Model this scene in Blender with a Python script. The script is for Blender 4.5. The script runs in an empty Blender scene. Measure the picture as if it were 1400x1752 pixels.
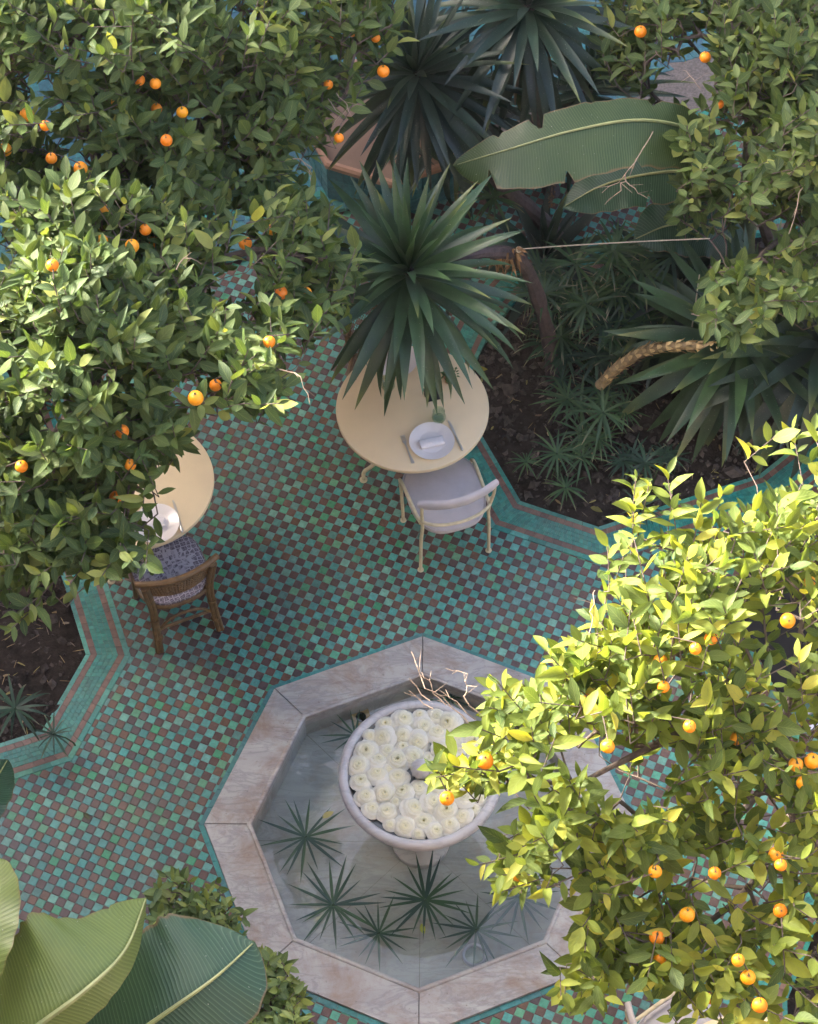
import bpy, math, random
import numpy as np
from mathutils import Vector, Matrix

random.seed(7)
RNG = np.random.default_rng(11)
PI = math.pi
scene = bpy.context.scene
COL = scene.collection

# ------------------------------------------------------------------ camera
CAM_F, CAM_PITCH, CAM_ROLL = 3747.31, 1.002896, -0.011920
IMG_W, IMG_H = 1400.0, 1752.0
CAM_C = np.array([-0.0444, -5.0570, 11.1769])
_cp, _sp = math.cos(CAM_PITCH), math.sin(CAM_PITCH)
FWD = np.array([0, _cp, -_sp])
_r, _u = np.array([1.0, 0, 0]), np.array([0, _sp, _cp])
RIGHT = _r * math.cos(CAM_ROLL) + _u * math.sin(CAM_ROLL)
UP = -_r * math.sin(CAM_ROLL) + _u * math.cos(CAM_ROLL)
cam_data = bpy.data.cameras.new('camera')
cam = bpy.data.objects.new('camera', cam_data)
COL.objects.link(cam)
cam.matrix_world = Matrix(((RIGHT[0], UP[0], -FWD[0], CAM_C[0]), (RIGHT[1], UP[1], -FWD[1], CAM_C[1]),
                           (RIGHT[2], UP[2], -FWD[2], CAM_C[2]), (0, 0, 0, 1)))
cam_data.sensor_fit = 'VERTICAL'
cam_data.sensor_height = 24.0
cam_data.lens = 24.0 * CAM_F / IMG_H
cam_data.clip_start = 0.1
cam_data.clip_end = 500.0
scene.camera = cam

# ------------------------------------------------------------------ sky, sun, exposure
SUN_EL, SUN_AZ = math.radians(27.0), math.radians(148.0)     # azimuth measured from +X, counter-clockwise
SUN_DIR = np.array([math.cos(SUN_EL) * math.cos(SUN_AZ), math.cos(SUN_EL) * math.sin(SUN_AZ), math.sin(SUN_EL)])
world = bpy.data.worlds.new('World')
scene.world = world
world.use_nodes = True
wn, wl = world.node_tree.nodes, world.node_tree.links
wn.clear()
w_out = wn.new('ShaderNodeOutputWorld')
w_bg = wn.new('ShaderNodeBackground')
w_sky = wn.new('ShaderNodeTexSky')
w_sky.sky_type = 'NISHITA'
w_sky.sun_disc = False
w_sky.sun_elevation = SUN_EL
w_sky.sun_rotation = math.atan2(SUN_DIR[0], SUN_DIR[1])
w_sky.air_density = 0.7
w_sky.dust_density = 8.0
w_sky.ozone_density = 0.6
w_bg.inputs['Strength'].default_value = 0.15
wl.new(w_sky.outputs[0], w_bg.inputs[0])
wl.new(w_bg.outputs[0], w_out.inputs[0])
sun_data = bpy.data.lights.new('sun', 'SUN')
sun_data.energy = 4.6
sun_data.angle = math.radians(9.0)
sun_data.color = (1.0, 0.93, 0.80)
sun = bpy.data.objects.new('sun', sun_data)
COL.objects.link(sun)
sun.rotation_euler = Vector((-SUN_DIR[0], -SUN_DIR[1], -SUN_DIR[2])).to_track_quat('-Z', 'Y').to_euler()
scene.view_settings.view_transform = 'Standard'
scene.view_settings.look = 'None'
scene.view_settings.exposure = 2.93
scene.view_settings.gamma = 1.0
scene.cycles.use_denoising = True
scene.cycles.use_adaptive_sampling = True
scene.cycles.adaptive_threshold = 0.025
scene.cycles.max_bounces = 7
scene.cycles.transparent_max_bounces = 16

# ------------------------------------------------------------------ helpers
def at(px, py, z=0.0):
    d = FWD * CAM_F + RIGHT * (px - IMG_W / 2) + UP * (IMG_H / 2 - py)
    return CAM_C + d * (z - CAM_C[2]) / d[2]

def project(P):
    P = np.asarray(P, float)
    d = P - CAM_C
    z = d @ FWD
    return np.stack([IMG_W / 2 + CAM_F * (d @ RIGHT) / z, IMG_H / 2 - CAM_F * (d @ UP) / z, z], -1)

def norm(v):
    v = np.asarray(v, float)
    return v / max(1e-9, np.linalg.norm(v))

def lin(r, g, b):
    f = lambda c: (c / 255 / 12.92) if c <= 10 else ((c / 255 + 0.055) / 1.055) ** 2.4
    return (f(r), f(g), f(b))

class MB:
    """collects geometry for ONE mesh"""
    def __init__(self):
        self.v, self.f, self.t, self.mi, self.uv = [], [], [], [], None
    def add(self, verts, faces, tint=(1, 1, 1), mi=0):
        n = len(self.v)
        self.v += [tuple(map(float, p)) for p in verts]
        self.f += [tuple(i + n for i in f) for f in faces]
        self.t += [tint] * len(verts)
        self.mi += [mi] * len(faces)
        return self
    def box(self, lo, hi, tint=(1, 1, 1), mi=0, M=None):
        (x0, y0, z0), (x1, y1, z1) = lo, hi
        vs = [(x0, y0, z0), (x1, y0, z0), (x1, y1, z0), (x0, y1, z0), (x0, y0, z1), (x1, y0, z1), (x1, y1, z1), (x0, y1, z1)]
        if M is not None:
            vs = [M @ Vector(p) for p in vs]
        return self.add(vs, [(3, 2, 1, 0), (4, 5, 6, 7), (0, 1, 5, 4), (1, 2, 6, 5), (2, 3, 7, 6), (3, 0, 4, 7)], tint, mi)
    def prism(self, poly, z0, z1, tint=(1, 1, 1), mi=0, bottom=False):
        n = len(poly)
        vs = [(p[0], p[1], z0) for p in poly] + [(p[0], p[1], z1) for p in poly]
        fs = [tuple(range(n, 2 * n))] + [(i, (i + 1) % n, n + (i + 1) % n, n + i) for i in range(n)]
        if bottom:
            fs.append(tuple(reversed(range(n))))
        return self.add(vs, fs, tint, mi)
    def tube(self, pts, radii, seg=8, caps=True, tint=(1, 1, 1), mi=0, closed=False):
        pts = [np.asarray(p, float) for p in pts]
        n = len(pts)
        if np.isscalar(radii):
            radii = [radii] * n
        vs, fs = [], []
        nprev = None
        for i in range(n):
            if closed:
                t = norm(pts[(i + 1) % n] - pts[i - 1])
            else:
                t = norm(pts[min(i + 1, n - 1)] - pts[max(i - 1, 0)])
            if nprev is None:
                a = np.array([0, 0, 1.0]) if abs(t[2]) < 0.9 else np.array([1.0, 0, 0])
                nn = norm(np.cross(t, a))
            else:
                nn = norm(nprev - t * (nprev @ t))
            nprev = nn
            b = np.cross(t, nn)
            for k in range(seg):
                a = 2 * PI * k / seg
                vs.append(pts[i] + (nn * math.cos(a) + b * math.sin(a)) * radii[i])
        for i in range(n if closed else n - 1):
            j = (i + 1) % n
            for k in range(seg):
                k2 = (k + 1) % seg
                fs.append((i * seg + k, i * seg + k2, j * seg + k2, j * seg + k))
        if caps and not closed:
            fs.append(tuple(reversed(range(seg))))
            fs.append(tuple(range((n - 1) * seg, n * seg)))
        return self.add(vs, fs, tint, mi)
    def lathe(self, prof, seg=32, c=(0, 0, 0), tint=(1, 1, 1), mi=0, sx=1.0, wob=None, cap0=False, cap1=False):
        vs, fs = [], []
        for (r, z) in prof:
            for k in range(seg):
                a = 2 * PI * k / seg
                rr = r * (wob(a, z) if wob else 1.0)
                vs.append((c[0] + rr * math.cos(a) * sx, c[1] + rr * math.sin(a), c[2] + z))
        for i in range(len(prof) - 1):
            for k in range(seg):
                k2 = (k + 1) % seg
                fs.append((i * seg + k, i * seg + k2, (i + 1) * seg + k2, (i + 1) * seg + k))
        if cap0:
            fs.append(tuple(reversed(range(seg))))
        if cap1:
            fs.append(tuple(range((len(prof) - 1) * seg, len(prof) * seg)))
        return self.add(vs, fs, tint, mi)
    def mesh(self, name, mats, smooth=True, sharp=35):
        me = bpy.data.meshes.new(name)
        me.from_pydata(self.v, [], self.f)
        if not isinstance(mats, (list, tuple)):
            mats = [mats]
        for m in mats:
            me.materials.append(m)
        if len(mats) > 1:
            me.polygons.foreach_set('material_index', self.mi)
        ca = me.attributes.new('tint', 'FLOAT_COLOR', 'POINT')
        arr = np.ones((len(self.v), 4), np.float32)
        arr[:, :3] = np.array(self.t, np.float32)
        ca.data.foreach_set('color', arr.ravel())
        if self.uv is not None:
            ul = me.uv_layers.new(name='UVMap')
            idx = np.zeros(len(me.loops), np.int32)
            me.loops.foreach_get('vertex_index', idx)
            ul.data.foreach_set('uv', np.array(self.uv, np.float32)[idx].ravel())
        me.polygons.foreach_set('use_smooth', [smooth] * len(self.f))
        me.update()
        if smooth and sharp:
            try:
                me.set_sharp_from_angle(angle=math.radians(sharp))
            except Exception:
                pass
        return me
    def build(self, name, mats, parent=None, smooth=True, sharp=35, **kw):
        return link(name, self.mesh(name, mats, smooth, sharp), parent, **kw)

def tag(o, label=None, cat=None, group=None, kind=None):
    if label: o['label'] = label
    if cat: o['category'] = cat
    if group: o['group'] = group
    if kind: o['kind'] = kind
    return o

def link(name, data, parent=None, label=None, cat=None, group=None, kind=None, M=None):
    o = bpy.data.objects.new(name, data)
    COL.objects.link(o)
    if parent is not None:
        o.parent = parent
        o.matrix_parent_inverse = Matrix.Identity(4)
    if M is not None:
        o.matrix_local = M
    return tag(o, label, cat, group, kind)

def thing(name, label, cat, loc=(0, 0, 0), rz=0.0, group=None):
    o = bpy.data.objects.new(name, None)
    COL.objects.link(o)
    o.empty_display_size = 0.1
    o.location = tuple(map(float, loc))
    o.rotation_euler = (0, 0, rz)
    return tag(o, label, cat, group)

def batch_mesh(name, V, faces, tints, mat, uv=None):
    """V (m,n,3): m copies of a template of n points -> one mesh"""
    m, n = V.shape[:2]
    fa = np.array(faces, np.int64)
    k = fa.shape[1]
    allf = (fa[None] + (np.arange(m) * n)[:, None, None]).reshape(-1, k)
    me = bpy.data.meshes.new(name)
    me.vertices.add(m * n)
    me.vertices.foreach_set('co', V.reshape(-1).astype(np.float32))
    me.loops.add(allf.size)
    me.loops.foreach_set('vertex_index', allf.ravel().astype(np.int32))
    me.polygons.add(len(allf))
    me.polygons.foreach_set('loop_start', (np.arange(len(allf)) * k).astype(np.int32))
    me.polygons.foreach_set('use_smooth', np.ones(len(allf), bool))
    ca = me.attributes.new('tint', 'FLOAT_COLOR', 'POINT')
    arr = np.ones((m, n, 4), np.float32)
    arr[:, :, :3] = np.asarray(tints, np.float32)[:, None, :] if np.ndim(tints) == 2 else tints
    ca.data.foreach_set('color', arr.ravel())
    if uv is not None:
        ul = me.uv_layers.new(name='UVMap')
        uvs = np.tile(np.array(uv, np.float32), (m, 1))
        ul.data.foreach_set('uv', uvs[allf.ravel()].ravel())
    me.materials.append(mat)
    me.update(calc_edges=True)
    me.validate()
    return me

def catmull(pts, n):
    P = [np.asarray(p, float) for p in pts]
    P = [2 * P[0] - P[1]] + P + [2 * P[-1] - P[-2]]
    out = []
    segs = len(P) - 3
    for i in range(n):
        t = i / (n - 1) * segs
        k = min(int(t), segs - 1)
        t -= k
        a, b, c, d = P[k:k + 4]
        out.append(0.5 * ((2 * b) + (c - a) * t + (2 * a - 5 * b + 4 * c - d) * t * t + (3 * b - a - 3 * c + d) * t ** 3))
    return out

def in_poly(x, y, poly):
    x, y = np.asarray(x, float), np.asarray(y, float)
    res = np.zeros(np.broadcast(x, y).shape, bool)
    n = len(poly)
    for i in range(n):
        x0, y0 = poly[i][:2]
        x1, y1 = poly[(i + 1) % n][:2]
        if y0 == y1:
            continue
        c = ((y0 > y) != (y1 > y)) & (x < (x1 - x0) * (y - y0) / (y1 - y0) + x0)
        res ^= c
    return res

def offset_poly(poly, d):
    """offset outward by d (counter-clockwise polygon), mitred"""
    n = len(poly)
    P = [np.array(p[:2], float) for p in poly]
    out = []
    for i in range(n):
        a, b, c = P[i - 1], P[i], P[(i + 1) % n]
        e0, e1 = norm(b - a), norm(c - b)
        n0, n1 = np.array([e0[1], -e0[0]]), np.array([e1[1], -e1[0]])
        m = norm(n0 + n1)
        out.append(b + m * d / max(0.3, m @ n0))
    return out

# cheap smooth value noise for layout decisions
_NG = RNG.random((64, 64))
def vnoise(x, y):
    x, y = np.asarray(x, float) % 64, np.asarray(y, float) % 64
    i, j = np.floor(x).astype(int), np.floor(y).astype(int)
    fx, fy = x - i, y - j
    fx, fy = fx * fx * (3 - 2 * fx), fy * fy * (3 - 2 * fy)
    g = lambda a, b: _NG[a % 64, b % 64]
    return (g(i, j) * (1 - fx) + g(i + 1, j) * fx) * (1 - fy) + (g(i, j + 1) * (1 - fx) + g(i + 1, j + 1) * fx) * fy

ORD = ['first', 'second', 'third', 'fourth', 'fifth', 'sixth', 'seventh', 'eighth', 'ninth', 'tenth', 'eleventh', 'twelfth', 'thirteenth',
       'fourteenth', 'fifteenth', 'sixteenth', 'seventeenth', 'eighteenth', 'nineteenth', 'twentieth', 'twenty-first', 'twenty-second',
       'twenty-third', 'twenty-fourth', 'twenty-fifth', 'twenty-sixth', 'twenty-seventh', 'twenty-eighth', 'twenty-ninth', 'thirtieth',
       'thirty-first', 'thirty-second', 'thirty-third', 'thirty-fourth']

# ------------------------------------------------------------------ materials
class NT:
    def __init__(self, name):
        self.m = bpy.data.materials.new(name)
        self.m.use_nodes = True
        self.n, self.l = self.m.node_tree.nodes, self.m.node_tree.links
        self.n.clear()
        self.out = self.n.new('ShaderNodeOutputMaterial')
    def new(self, t, **kw):
        nd = self.n.new(t)
        for k, v in kw.items():
            setattr(nd, k, v)
        return nd
    def val(self, sock, v):
        if isinstance(v, bpy.types.NodeSocket):
            self.l.new(v, sock)
        elif isinstance(v, (tuple, list)) and len(v) == 3 and sock.type == 'RGBA':
            sock.default_value = (*v, 1)
        else:
            sock.default_value = v
    def pos(self, kind='pos'):
        if kind == 'pos':
            return self.new('ShaderNodeNewGeometry').outputs['Position']
        return self.new('ShaderNodeTexCoord').outputs[{'obj': 'Object', 'uv': 'UV', 'gen': 'Generated'}[kind]]
    def noise(self, scale, detail=4, rough=0.55, vec=None, dist=0.0):
        nd = self.new('ShaderNodeTexNoise')
        nd.inputs['Scale'].default_value = scale
        nd.inputs['Detail'].default_value = detail
        nd.inputs['Roughness'].default_value = rough
        nd.inputs['Distortion'].default_value = dist
        if vec is not None:
            self.l.new(vec, nd.inputs['Vector'])
        return nd.outputs['Fac']
    def ramp(self, fac, stops):
        nd = self.new('ShaderNodeValToRGB')
        cr = nd.color_ramp
        while len(cr.elements) < len(stops):
            cr.elements.new(0.5)
        for e, (p, c) in zip(cr.elements, stops):
            e.position = p
            e.color = (*c, 1) if isinstance(c, (tuple, list)) else (c, c, c, 1)
        self.l.new(fac, nd.inputs[0])
        return nd.outputs[0]
    def mix(self, a, b, fac, mode='MIX'):
        nd = self.new('ShaderNodeMix', data_type='RGBA', blend_type=mode)
        self.val(nd.inputs[0], fac)
        self.val(nd.inputs[6], a)
        self.val(nd.inputs[7], b)
        return nd.outputs[2]
    def math(self, op, a, b=0.5, c=None):
        nd = self.new('ShaderNodeMath', operation=op)
        self.val(nd.inputs[0], a)
        self.val(nd.inputs[1], b)
        if c is not None:
            self.val(nd.inputs[2], c)
        return nd.outputs[0]
    def attr(self, name='tint'):
        return self.new('ShaderNodeAttribute', attribute_name=name).outputs['Color']
    def bump(self, h, strength=0.3, dist=0.01, nrm=None):
        nd = self.new('ShaderNodeBump')
        nd.inputs['Strength'].default_value = strength
        nd.inputs['Distance'].default_value = dist
        self.l.new(h, nd.inputs['Height'])
        if nrm is not None:
            self.l.new(nrm, nd.inputs['Normal'])
        return nd.outputs[0]
    def principled(self, base, rough=0.5, normal=None, spec=0.5, metal=0.0, coat=0.0, coat_rough=0.1, sheen=0.0):
        p = self.new('ShaderNodeBsdfPrincipled')
        self.val(p.inputs['Base Color'], base)
        self.val(p.inputs['Roughness'], rough)
        self.val(p.inputs['Specular IOR Level'], spec)
        self.val(p.inputs['Metallic'], metal)
        self.val(p.inputs['Coat Weight'], coat)
        p.inputs['Coat Roughness'].default_value = coat_rough
        self.val(p.inputs['Sheen Weight'], sheen)
        if normal is not None:
            self.l.new(normal, p.inputs['Normal'])
        return p.outputs[0]
    def done(self, shader):
        self.l.new(shader, self.out.inputs[0])
        return self.m

def simple(name, col, rough=0.5, nscale=30, namt=0.25, bscale=None, bstr=0.2, bdist=0.004, spec=0.5, metal=0.0, tint=False, coords='pos', coat=0.0):
    t = NT(name)
    p = t.pos(coords)
    n = t.noise(nscale, 5, 0.6, p)
    k = t.ramp(n, [(0.3, 1 - namt), (0.7, 1 + namt * 0.6)])
    base = t.mix(col, k, 1.0, 'MULTIPLY')
    if tint:
        base = t.mix(base, t.attr(), 1.0, 'MULTIPLY')
    r = t.math('MULTIPLY_ADD', n, 0.2, rough - 0.1)
    nb = t.bump(t.noise(bscale, 4, 0.6, p), bstr, bdist) if bscale else None
    return t.done(t.principled(base, r, nb, spec, metal, coat))

def leaf_material(name, trans=0.35, rough=0.45, veins=True, spec=0.45, spots=0.0):
    t = NT(name)
    p = t.pos('pos')
    tint = t.attr()
    n = t.noise(9, 3, 0.5, p)
    base = t.mix(tint, t.ramp(n, [(0.3, 0.78), (0.7, 1.2)]), 1.0, 'MULTIPLY')
    if veins:
        uv = t.pos('uv')
        sep = t.new('ShaderNodeSeparateXYZ')
        t.l.new(uv, sep.inputs[0])
        ax = t.math('ABSOLUTE', t.math('SUBTRACT', sep.outputs[0], 0.5))
        rib = t.ramp(ax, [(0.0, 1.0), (0.05, 0.0)])
        base = t.mix(base, t.mix(base, (0.25, 0.3, 0.1), 0.4), rib)
        lat = t.new('ShaderNodeTexWave', wave_type='BANDS', bands_direction='Y')
        lat.inputs['Scale'].default_value = 2.2
        comb = t.new('ShaderNodeCombineXYZ')
        t.l.new(t.math('SUBTRACT', sep.outputs[1], t.math('MULTIPLY', ax, 0.7)), comb.inputs[1])
        t.l.new(comb.outputs[0], lat.inputs['Vector'])
        base = t.mix(base, t.mix(base, (0.22, 0.3, 0.08), 0.25), t.ramp(lat.outputs['Fac'], [(0.86, 0.0), (1.0, 1.0)]))
        nb = t.bump(lat.outputs['Fac'], 0.25, 0.003)
    else:
        nb = t.bump(t.noise(120, 2, 0.5, p), 0.15, 0.002)
    if spots:
        s = t.noise(160, 2, 0.5, p)
        base = t.mix(base, (0.45, 0.43, 0.40), t.math('MULTIPLY', t.ramp(s, [(0.70, 0.0), (0.74, 1.0)]), spots))
    bs = t.principled(base, t.math('MULTIPLY_ADD', n, 0.25, rough - 0.12), nb, spec)
    tr = t.new('ShaderNodeBsdfTranslucent')
    t.l.new(t.mix(base, (1.6, 1.5, 0.6), 1.0, 'MULTIPLY'), tr.inputs[0])
    mx = t.new('ShaderNodeMixShader')
    mx.inputs[0].default_value = trans
    t.l.new(bs, mx.inputs[1])
    t.l.new(tr.outputs[0], mx.inputs[2])
    return t.done(mx.outputs[0])

def tile_material(name, rough=0.32, worn=0.5):
    t = NT(name)
    p = t.pos('pos')
    tint = t.attr()
    cloud = t.noise(38, 4, 0.6, p, 0.4)
    base = t.mix(tint, t.ramp(cloud, [(0.28, 0.72), (0.5, 1.0), (0.75, 1.28)]), 1.0, 'MULTIPLY')
    dust = t.noise(1.6, 5, 0.6, p)
    base = t.mix(base, (0.17, 0.13, 0.105), t.math('MULTIPLY', t.ramp(dust, [(0.42, 0.0), (0.75, 1.0)]), 0.35))
    chip = t.noise(210, 3, 0.6, p)
    base = t.mix(base, (0.05, 0.035, 0.03), t.math('MULTIPLY', t.ramp(chip, [(0.67, 0.0), (0.72, 1.0)]), worn))
    wear = t.noise(14, 6, 0.7, p)
    r = t.math('MULTIPLY_ADD', wear, 0.5, rough - 0.2)
    nb = t.bump(t.noise(55, 3, 0.5, p), 0.22, 0.004)
    nb = t.bump(chip, 0.12, 0.002, nb)
    return t.done(t.principled(base, r, nb, 0.36))

def marble_material(name, base1, base2, stain=0.5, rough=0.42, vein=0.5):
    t = NT(name)
    p = t.pos('pos')
    mp = t.new('ShaderNodeMapping')
    mp.inputs['Rotation'].default_value = (0, 0, 0.6)
    mp.inputs['Scale'].default_value = (1.0, 3.2, 1.0)
    t.l.new(p, mp.inputs['Vector'])
    g = mp.outputs[0]
    n1 = t.noise(2.2, 7, 0.62, g, 0.7)
    base = t.mix(base1, base2, t.ramp(n1, [(0.33, 0.0), (0.68, 1.0)]))
    wv = t.noise(2.6, 6, 0.6, g, 1.2)
    d = t.math('ABSOLUTE', t.math('SUBTRACT', wv, 0.5))
    base = t.mix(base, (0.17, 0.165, 0.185), t.math('MULTIPLY', t.ramp(d, [(0.0, 1.0), (0.05, 0.0)]), vein))
    st = t.noise(2.7, 7, 0.72, p, 0.5)
    base = t.mix(base, (0.23, 0.145, 0.095), t.math('MULTIPLY', t.ramp(st, [(0.46, 0.0), (0.66, 1.0)]), stain))
    st2 = t.noise(6.5, 6, 0.7, g, 0.4)
    base = t.mix(base, (0.20, 0.15, 0.13), t.math('MULTIPLY', t.ramp(st2, [(0.54, 0.0), (0.70, 1.0)]), stain * 0.8))
    sp = t.noise(46, 4, 0.7, p)
    base = t.mix(base, (0.12, 0.09, 0.085), t.math('MULTIPLY', t.ramp(sp, [(0.63, 0.0), (0.72, 1.0)]), stain))
    r = t.math('MULTIPLY_ADD', t.noise(8, 5, 0.6, p), 0.35, rough - 0.17)
    nb = t.bump(t.noise(60, 5, 0.6, p), 0.14, 0.003)
    return t.done(t.principled(base, r, nb, 0.45))

def water_material(name, tint, bump=0.06, scale=7, refl=0.05):
    t = NT(name)
    p = t.pos('pos')
    nb = t.bump(t.noise(scale, 2, 0.5, p), bump, 0.02)
    tr = t.new('ShaderNodeBsdfTransparent')
    tr.inputs[0].default_value = (*tint, 1)
    gl = t.new('ShaderNodeBsdfGlossy')
    gl.inputs['Roughness'].default_value = 0.03
    t.l.new(nb, gl.inputs['Normal'])
    lw = t.new('ShaderNodeLayerWeight')
    lw.inputs['Blend'].default_value = 0.5
    t.l.new(nb, lw.inputs['Normal'])
    mx = t.new('ShaderNodeMixShader')
    t.l.new(t.math('MULTIPLY_ADD', t.math('POWER', lw.outputs['Facing'], 4.0), 0.85, refl), mx.inputs[0])
    t.l.new(tr.outputs[0], mx.inputs[1])
    t.l.new(gl.outputs[0], mx.inputs[2])
    return t.done(mx.outputs[0])

M = {}
M['tile'] = tile_material('glazed_tile', 0.36, 0.5)
M['zellige'] = tile_material('border_zellige', 0.34, 0.25)
M['bluetile'] = tile_material('blue_tile', 0.38, 0.2)
M['grout'] = simple('grout', (0.17, 0.145, 0.13), 0.85, 60, 0.4, 200, 0.4)
M['ground'] = simple('ground_earth', (0.11, 0.085, 0.07), 0.9, 3, 0.4, 60, 0.4)
M['soil'] = simple('soil', (0.038, 0.029, 0.025), 0.95, 14, 0.55, 70, 0.9, 0.02, 0.2)
M['clod'] = simple('soil_clod', (0.080, 0.064, 0.058), 0.95, 25, 0.45, 90, 0.8, 0.01, 0.2, tint=True)
M['litter'] = simple('dry_litter', (1, 1, 1), 0.75, 60, 0.3, tint=True)
M['marble'] = marble_material('worn_marble', (0.42, 0.41, 0.395), (0.32, 0.31, 0.305), 0.72, 0.42, 0.45)
M['poolmarble'] = marble_material('pool_marble', (0.35, 0.35, 0.335), (0.265, 0.27, 0.255), 0.5, 0.5, 0.35)
M['bowl'] = marble_material('bowl_marble', (0.52, 0.50, 0.50), (0.44, 0.42, 0.43), 0.12, 0.38, 0.25)
M['water'] = water_material('pool_water', (0.92, 0.96, 0.935), 0.06, 6, 0.045)
M['bowlwater'] = water_material('bowl_water', (0.70, 0.78, 0.80), 0.05, 14)
M['glass'] = water_material('tumbler_glass', (0.86, 0.93, 0.87), 0.0, 5)
M['leaf'] = leaf_material('citrus_leaf', 0.36, 0.56, True, 0.28)
M['leafbright'] = leaf_material('young_sunlit_leaf', 0.46, 0.56, True, 0.28)  # young-leaf copy made more translucent to imitate sun on one tree
M['shrubleaf'] = leaf_material('shrub_leaf', 0.25, 0.45)
M['yucca'] = leaf_material('yucca_leaf', 0.10, 0.42, False, 0.5, 0.45)
M['sedge'] = leaf_material('sedge_leaf', 0.2, 0.5, False)
M['frond'] = leaf_material('pool_frond', 0.05, 0.45, False)
M['bark'] = simple('bark', (0.13, 0.10, 0.085), 0.9, 22, 0.45, 60, 0.7, 0.006, 0.2)
M['twig'] = simple('pale_twig', (0.30, 0.22, 0.16), 0.8, 40, 0.3, 80, 0.4)
M['drybark'] = simple('dry_leaf_bases', (0.36, 0.27, 0.15), 0.85, 40, 0.4, 90, 0.6, tint=True)
M['brownbark'] = simple('dark_trunk', (0.075, 0.055, 0.055), 0.85, 18, 0.4, 50, 0.8, 0.01)
M['cream'] = simple('cream_paint', lin(224, 203, 166), 0.48, 3.5, 0.07, 160, 0.05, 0.001)
M['creamtube'] = simple('cream_tube', lin(205, 192, 158), 0.45, 30, 0.15)
M['greyfabric'] = simple('grey_upholstery', lin(184, 178, 180), 0.9, 9, 0.10, 900, 0.35, 0.001, 0.2)
M['rattan'] = simple('rattan', (0.15, 0.085, 0.034), 0.45, 26, 0.45, 70, 0.3, 0.003)
M['cane'] = simple('cane_weave', (0.13, 0.075, 0.035), 0.6, 40, 0.4)
M['porcelain'] = simple('porcelain', lin(230, 224, 222), 0.22, 6, 0.03)
M['napkin'] = simple('napkin', lin(226, 222, 224), 0.95, 60, 0.06, 500, 0.4, 0.001, 0.1)
M['steel'] = simple('cutlery_steel', (0.60, 0.58, 0.55), 0.34, 20, 0.1, metal=0.55)
M['card'] = simple('black_card', (0.012, 0.012, 0.014), 0.6, 40, 0.2)
M['terracotta'] = simple('terracotta', (0.30, 0.15, 0.085), 0.85, 25, 0.25, 90, 0.3)
M['tan'] = simple('tan_plaster', lin(122, 100, 86), 0.85, 5, 0.14, 70, 0.2)
M['peach'] = simple('peach_rim', lin(160, 124, 102), 0.7, 8, 0.15, 60, 0.2)
M['plaster'] = simple('wall_plaster', (0.42, 0.33, 0.27), 0.9, 1.5, 0.15, 30, 0.3)
M['rope'] = simple('rope', (0.42, 0.36, 0.27), 0.9, 90, 0.3, 300, 0.6, 0.002)
M['black'] = simple('black_lacquer', (0.008, 0.008, 0.010), 0.85, 10, 0.2, spec=0.15)
M['greymetal'] = simple('grey_metal', (0.42, 0.42, 0.47), 0.4, 20, 0.1, metal=0.6)
M['brass'] = simple('old_brass', (0.36, 0.24, 0.10), 0.45, 20, 0.4, 60, 0.3, metal=0.7)

def orange_material():
    t = NT('orange_peel')
    p = t.pos('obj')
    n = t.noise(14, 4, 0.6, p)
    base = t.ramp(n, [(0.3, (0.84, 0.25, 0.008)), (0.7, (0.92, 0.35, 0.012))])
    base = t.mix(base, t.attr(), 1.0, 'MULTIPLY')
    nb = t.bump(t.noise(260, 2, 0.5, p), 0.25, 0.002)
    return t.done(t.principled(base, 0.42, nb, 0.45))
M['orange'] = orange_material()
M['calyx'] = simple('calyx', (0.10, 0.13, 0.04), 0.7, 40, 0.3)

def rose_material():
    t = NT('rose_petal')
    tint = t.attr()
    bs = t.principled(tint, 0.75, None, 0.25)
    tr = t.new('ShaderNodeBsdfTranslucent')
    t.l.new(tint, tr.inputs[0])
    mx = t.new('ShaderNodeMixShader')
    mx.inputs[0].default_value = 0.3
    t.l.new(bs, mx.inputs[1]); t.l.new(tr.outputs[0], mx.inputs[2])
    return t.done(mx.outputs[0])
M['rose'] = rose_material()

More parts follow.
